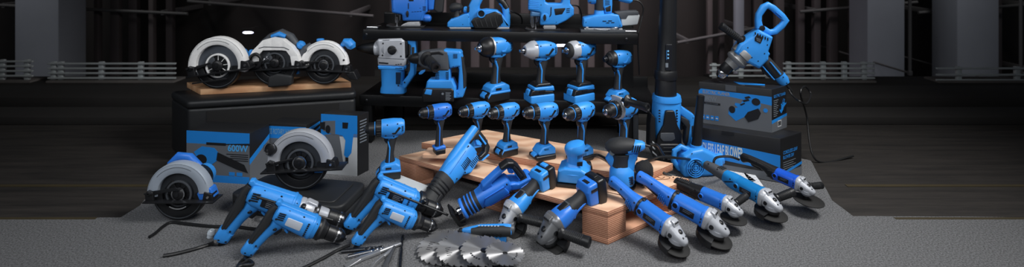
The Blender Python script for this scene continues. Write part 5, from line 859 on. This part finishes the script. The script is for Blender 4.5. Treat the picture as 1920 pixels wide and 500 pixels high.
# ------------------------------------------------ palm sanders on the pallet deck
def palm_sander():
    t = TP('palm_sander', 'small all-blue palm sander with a square base beside the battery grinders', 'sander', 1077, 342, z=ZP, yaw=-14)
    t.p('sander_base', BLUE, prof(t.m([(1048,334),(1049,312),(1061,307),(1093,307),(1106,314),(1107,334)]), -26, 26, 4, 3)); t.p('base_top', BLUE, t.lo([(1077,318,0,24,27),(1077,308,0,17,19),(1078,300,0,14,16)], 22, 3, (0,1,0)))
    t.p('waist', BLUE, t.lo([(1078,308,0,15,17),(1078,292,0,14,17),(1078,284,0,16,19)], 22, 3, (0,1,0))); t.p('palm_head', BLUE, t.lo([(1078,290,0,15,17),(1078,284,0,18,20),(1078,276,0,19.5,22),(1077,270,0,18,20),(1076,267,0,13,15),(1076,266,0,4,5)], 24, 2.5, (0,1,0))); t.p('vent_grille', BLK, slots(7, 1086-1077, 342-287, 2.4, 1.2, .9, 6, -19.6, 1.2)); t.p('switch_patch', BLK, t.pf([(1084,297),(1094,295),(1094,303),(1084,304)], -17.6, -15, .4, .8))
    t.p('sanding_pad', BLK, box(0,0,3.4,60,54,6.6,1)); t.p('pad_clamp', BLK, box(-31,0,5,5,40,2,.6), box(31,0,5,5,40,2,.6))
    t.p('dust_duct', BLK, t.lo([(1094,318,20,8,8),(1106,316,24,9,8)]))
palm_sander()
def orbital_sander():
    t = TP('orbital_sander', 'round based blue orbital sander with a black rubber top and dust bag', 'sander', 1166, 348, z=ZP, yaw=-10)
    t.p('sander_base', BLUE, t.lo([(1166,341,0,22,26),(1166,337,0,24,28),(1166,318,0,23,26.5),(1166,312,0,20,23),(1166,307,0,17,20)], 28, 2.2, (0,1,0))); t.p('sanding_pad', BLK, t.lo([(1166,348,0,25,27),(1166,344,0,26,28),(1166,341,0,22,24)], 28, 2, (0,1,0))); t.p('vent_grille', BLK, *[t.pf([(1174,322+4*k),(1186,321+4*k),(1186,322.4+4*k),(1174,323.6+4*k)], -24, -18, .2, .3) for k in range(4)])
    t.p('waist', RUB, t.lo([(1164,309,0,17,20),(1164,296,0,16,18),(1164,286,0,17,20)], 24, 2.3, (0,1,0))); t.p('motor_neck', BLUE, t.lo([(1172,312,0,17,16),(1178,296,0,14,12),(1184,282,0,13,10)], 20, 2.4, (0,1,0)))
    t.p('palm_cap', RUB, t.lo([(1139,283,0,4,6),(1141,281,0,12,11),(1148,277,0,18,15),(1164,273,0,20,15.5),(1182,271,0,17,12),(1194,270,0,11,8),(1198,270,0,4,3)], 24, 2.2)); t.p('badge', mat('smoky_badge', (70,78,86), .2, .4), t.lo([(1147,283,-13.5,5,1),(1148,281,-17,5,5)], 14), label='oval grey badge'); t.p('front_shell', BLUE, t.lo([(1141,290,0,10,7),(1150,296,0,14,12),(1156,304,0,14,10)], 16, 2.4, (0,1,0)))
    t.p('rear_shell', BLUE, t.lo([(1176,276,0,17,11),(1192,272,0,15,11),(1204,270,0,10,8),(1208,270,0,7,5)], 18, 2.5)); t.p('side_vent', BLK, *[t.pf([(1186+4*k,266),(1188+4*k,266),(1185+4*k,278),(1183+4*k,278)], -16.5, -12, .2, .3) for k in range(4)]); t.p('cord_sleeve', CABLE, t.rod((1206,269,0),(1218,271,0),2.6,1.8)); t.p('dust_duct', BLK, t.la(1186,322,2,(1,0,.05),[(0,11),(8,11),(10,13)],20))
    t.p('dust_bag', mat('black_fabric', (16,16,18), .85, bump=.6, bscale=250), t.lo([(1194,322,2,12,11),(1198,320,2,17,16),(1208,317,2,20,18),(1217,315,2,18,16),(1222,314,2,10,9),(1223,314,2,3,3)], 22, 2.2))
orbital_sander()
# ------------------------------------------------ pen-shaped cutter, blue block
def hand_cutter():
    t = TP('oscillating_hand_tool', 'slim blue and black hand tool lying on the floor behind the saw blades', 'hand tool', 915, 442, z=.016, yaw=-2)
    t.p('tool_body', BLUE, t.lo([(866,433,0,2,2),(870,432,0,4,4),(884,431,0,6.5,6),(900,430,0,9,8.5),(948,429,0,10,9.6),(957,430,0,10,9.6),(961,430.5,0,8,7),(962,431,0,3,3)], 20, 2.3)); t.p('rubber_grip', RUB, t.lo([(884,431.5,-2.5,6,5.6),(900,430.5,-3,9,8.6),(944,430,-3,10.4,10),(958,430.5,-3,9.6,9)], 20, 2.3)); t.p('bit_tip', DSTEEL, t.rod((858,434,0),(868,433,0),1.6,2.4)); t.p('nose_ring', BLK, t.la(866,432.6,0,(-1,0,-.05),[(0,5),(5,4),(6,3)],16)); t.p('speed_scale', INK, *[t.pf([(897+6*k,420.2),(900+6*k,420),(900+6*k,421),(897+6*k,421.2)], -6, -4, .1, .1) for k in range(7)]); t.p('end_cap', GREYP, t.lo([(958,429,0,9,9),(963,429.5,0,8,8),(965,430,0,4,4)], 18, 2.3)); t.p('support_foot', BLUE, t.pf([(918,437),(950,437),(950,449),(922,449)], -8, 8, 1.5, 1.5), label='bright blue foot')
    t.p('grip_groove', BLK, *[t.pf([(903+7*k,430),(907+7*k,430),(906+7*k,437),(902+7*k,437)], -13.4, -12, .3, .5) for k in range(6)])
hand_cutter()
# ------------------------------------------------ circular saw blades
def blade_steel():
    m = bpy.data.materials.new('brushed_blade_steel'); m.use_nodes = True; nt = m.node_tree; b = nt.nodes['Principled BSDF']
    b.inputs['Base Color'].default_value = lin((172,172,174)); b.inputs['Metallic'].default_value = .8; b.inputs['Roughness'].default_value = .48; b.inputs['Anisotropic'].default_value = .97
    tn = nt.nodes.new('ShaderNodeTangent'); tn.direction_type = 'RADIAL'; tn.axis = 'Z'; nt.links.new(tn.outputs['Tangent'], b.inputs['Tangent']); return m
BST = blade_steel()
def toothed(R, n, h=.0018):
    o = []
    for k in range(n):
        a = -2*PI*k/n; s = 2*PI/n
        for da, r in ((0,1.0),(.10,.985),(.5,.955),(.68,.94),(.78,.90),(.92,.90),(.985,.94)): o.append((R*r*math.cos(a-s*da), R*r*math.sin(a-s*da)))
    N = len(o); vs = []; fs = []
    m = 40; 
    for z in (0, h):
        vs += [(x, y, z) for x, y in o]
    for z in (0, h):
        vs += [(R*.13*math.cos(-2*PI*k/N), R*.13*math.sin(-2*PI*k/N), z) for k in range(N)]
    for i in range(N):
        j = (i+1) % N
        fs += [(i, j, N+j, N+i), (N+i, N+j, 3*N+j, 3*N+i), (2*N+i, 2*N+j, j, i), (2*N+j, 2*N+i, 3*N+i, 3*N+j)]
    return (vs, fs)
for i, (cx, cy, rp_, n, z, tx, lab) in enumerate(((835,463,54,24,.012,4,'leftmost saw blade of the fanned stack on the floor'), (868,466,52,24,.020,5,'second saw blade from the left in the fanned stack'), (908,470,46,20,.028,6,'third saw blade from the left, with a row of small holes'), (947,475,38,24,.036,6,'small rightmost saw blade with a visible centre hole'))):
    q = P(cx, cy, z); R = rp_*q.y/F; t = T('saw_blade', lab, 'saw blade', 'circular saw blades fanned on the floor', u=1)
    t.p('blade_disc', BST, toothed(R, n)); t.p('arbor_ring', DSTEEL, lathe((0,0,.0017),(0,0,1),[(0,R*.16),(.0003,R*.16),(.0004,R*.155)],24)) if i < 3 else None
    for k in range(4 if i < 3 else 4):
        a = 2*PI*k/4+.4*i; t.p('expansion_slot', BLK, X(prof([(R*.80,-.0006),(R*.93,-.0008),(R*.93,.0008),(R*.80,.0006)], .0017, .0021, 0, 0, plane='xy'), Matrix.Rotation(a, 4, 'Z')))
    ink = mat('black_print', (30,30,32), .6)
    for k in range(5 if i < 2 else 0): t.p('printed_line', ink, X(prof([(-R*(.62-.0*k),R*(.18-.1*k)),(-R*(.42+.06*(k % 3)),R*(.18-.1*k)),(-R*(.42+.06*(k % 3)),R*(.15-.1*k)),(-R*.62,R*(.15-.1*k))], .0018, .0021, 0, 0, plane='xy'), Matrix.Rotation(-.2, 4, 'Z')))
    for k in range(5 if i >= 2 else 0): a = (2.6+.2*k) if i == 2 else (3.9+.25*k); t.p('vent_hole', BLK, lathe((R*.58*math.cos(a),R*.58*math.sin(a),.0017),(0,0,1),[(0,R*.045),(.0003,R*.045)],12))
    if i == 3:
        for a0 in (160, 335): t.p('sound_slot', BLK, X(prof(arc(0,0,R*.60,R*.625,a0,a0+28,10), -.0021, -.0017, 0), Matrix.Rotation(PI/2, 4, 'X')))
    t.o.location = q; t.o.rotation_euler = (math.radians(tx), math.radians(-2), .5*i)
# ------------------------------------------------ drill bits and chisels
def twist(L, r, flute, n=5):
    vs, fs = [], []; S = 60; N = 10
    for i in range(S+1):
        s = i/S; x = L*s; tw = max(0, s-(1-flute))*L/r*.45; k = 1 if s < 1-flute else .62
        rr = r*(1 if s < .97 else (1-s)/.03*.8+.2)
        for q in range(N):
            a = 2*PI*q/N; e = rr*(k+(1-k)*abs(math.cos(a))**1.5) if k < 1 else rr
            vs.append((x, e*math.cos(a+tw), e*math.sin(a+tw)))
    for i in range(S):
        for q in range(N): j = (q+1) % N; fs.append((i*N+q, i*N+j, (i+1)*N+j, (i+1)*N+q))
    fs += [tuple(range(N-1,-1,-1)), tuple(range(S*N, S*N+N))]; return (vs, fs)
for a, b, r, fl, lab, m in (((640,471),(720,463),.0052,.45,'dark twist drill bit lying at the left of the bit group',DSTEEL), ((652,481),(722,465),.0050,.35,'masonry bit with a slotted shank below the dark twist bit',STEEL), ((750,500),(755,440),.0040,.5,'slim twist drill bit pointing away beside the saw blades',DSTEEL)):
    A = P(a[0],a[1],r); B = P(b[0],b[1],r); t = T('drill_bit', lab, 'drill bit', u=1); t.p('bit_rod', m, twist((B-A).length, r, fl))
    t.p('shank_groove', BLK, J(*[box((B-A).length*.10, 0, s*r*1.0, (B-A).length*.12, r*.6, .0006, .0001) for s in (1,)])); t.p('shank_collar', m, lathe(((B-A).length*.2,0,0),(1,0,0),[(0,r*.9),(.001,r*1.08),(.004,r*1.08),(.005,r*.9)],14)); x1, y1, z1 = frame(B-A, (0,0,1)); t.o.rotation_euler = Matrix((x1,y1,z1)).transposed().to_euler(); t.o.location = A
for a, b, w, lab, m in (((647,496),(752,456),.016,'broad flat chisel lying diagonally among the bits',mat('satin_steel', (170,172,176), .35, .7)), ((692,503),(737,466),.006,'narrow pointed chisel lying beside the broad chisel',mat('satin_steel', (170,172,176), .35, .7)), ((718,508),(740,462),.014,'dark grey chisel lying between the narrow chisel and the slim bit',mat('dull_steel', (88,90,94), .5, .5))):
    A = P(a[0],a[1],.006); B = P(b[0],b[1],.006); L = (B-A).length; t = T('chisel', lab, 'chisel', u=1)
    t.p('chisel_blade', m, loft([(0,0,-.004,w*.62,.0008,6),(L*.22,0,-.001,w*.5,.0045,6),(L*.26,0,0,w*.45,.005,4),(L*.6,0,0,w*.42,.005,4)], 12, 6)); t.p('chisel_shank', m, loft([(L*.59,0,0,.0045,.0045),(L*.62,0,0,.005,.005),(L*.98,0,0,.0045,.0045),(L,0,0,.003,.003)], 14)); x1, y1, z1 = frame(B-A, (0,0,1)); t.o.rotation_euler = Matrix((x1,y1,z1)).transposed().to_euler(); t.o.location = A
q = P(394,436,.012); t = T('clear_cap', 'tiny clear plastic cap lying on the carpet by the left drill', 'cap', u=1); t.p('cap_shell', mat('clear_lens', (190,200,210), .15), lathe((0,0,-.012),(.3,0,1),[(0,.009),(.008,.009),(.010,.011),(.018,.010),(.022,.006)],14)); t.o.location = q
# ------------------------------------------------ cords on the floor
zf = .0045
def fc(pts, lab, r=.0042, z0=None): cable([P(x,y,(pp[0] if pp else zf)) for x, y, *pp in pts], r, lab)
fc([(404,452,.02),(392,458),(366,466),(330,475),(306,479)], 'black power cord of the left hammer drill running to the left', .0046)
fc([(459,484,.014),(450,492),(446,500),(456,497),(474,495),(466,488),(452,495),(440,506)], 'black power cord coiled at the foot of the smaller front drill')
fc([(656,459,.014),(634,468),(612,480),(585,494),(560,506)], 'black power cord running from the right-hand front drill to the lower edge')
fc([(500,430),(470,428),(440,424),(400,424),(350,419),(322,416),(306,424),(292,436),(280,444)], 'thin black cord lying on the carpet behind the left drills')
fc([(1148,350,.118),(1136,336,.1),(1120,326,.098),(1100,318,.098),(1085,310,.098)], 'black cord on the pallet from the nearest corded grinder')
fc([(1204,346,.112),(1180,338,.097),(1130,334,.097),(1100,330,.097)], 'black cord lying across the pallet behind the orbital sander')
fc([(1262,333,.085),(1240,322,.097),(1222,318,.097),(1190,318,.097),(1150,312,.12)], 'black cord on the pallet from the middle grinder')
fc([(1318,312,.09),(1300,300,.06),(1270,296,.1),(1240,294,.12),(1215,300,.12),(1200,306,.12)], 'black cord from the teal grinder tail')
fc([(1386,299,.10),(1366,293,.11),(1342,296,.10),(1340,312,.07),(1360,322,.03)], 'black cord arching from the rightmost grinder tail')
fc([(1218,271,.20),(1232,272,.19),(1240,284,.13),(1252,300,.02),(1270,306,.01)], 'black cord hanging from the orbital sander')
fc([(1100,296,.118),(1120,290,.12),(1140,300,.118),(1160,316,.118),(1190,322,.097)], 'black cord curving over the plywood board')
fc([(1148,425),(1175,412),(1196,392),(1200,372,.03)], 'black cord loop under the pallet corner', .004)
d1 = 2.23
cable([P(1184,0,d=d1),P(1197,2,d=d1),P(1206,14,d=d1),P(1203,36,d=d1),P(1198,56,d=d1-.04),P(1196,80,d=d1-.04),P(1199,140,d=d1-.03)], .0032, 'thin black cord hanging from the finishing sander over the rack end')
cable([P(957,20,d=2.28),P(966,24,d=2.29),P(976,30,d=2.31),P(979,40,d=2.33),P(978,44,d=2.34)], .0032, 'short black cord behind the electric planer')
cable([P(1072,10,d=2.28),P(1084,12,d=2.3),P(1090,26,d=2.33),P(1091,42,d=2.34)], .0032, 'short black cord behind the loop handle jigsaw')
# ------------------------------------------------ look-alikes share a group
GROUPS = {'cordless_drill': 'battery drills in front of the rack', 'impact_wrench': 'impact wrenches on the middle shelf', 'circular_saw': 'circular saws on the left', 'angle_grinder': 'angle grinders at the front', 'corded_drill': 'corded drills lying at the front left', 'reciprocating_saw': 'reciprocating saws leaning on the pallet', 'jigsaw': 'jigsaws on the top shelf', 'power_cord': 'black power cords', 'drill_bit': 'drill bits on the carpet', 'chisel': 'chisels on the carpet', 'product_box': 'printed product cartons', 'guard_railing': 'guard railings in the dark hall', 'hall_column': 'columns in the dark hall', 'hall_lamp': 'small lamps in the dark hall', 'leaflet': 'leaflets between the grinders', 'wall_pipe': 'pipes on the far wall', 'wall_conduit': 'upright conduits in the hall'}
for o in bpy.data.objects:
    k = o.name.split('.')[0]
    if o.parent is None and k in GROUPS and 'label' in o and 'group' not in o: o['group'] = GROUPS[k]
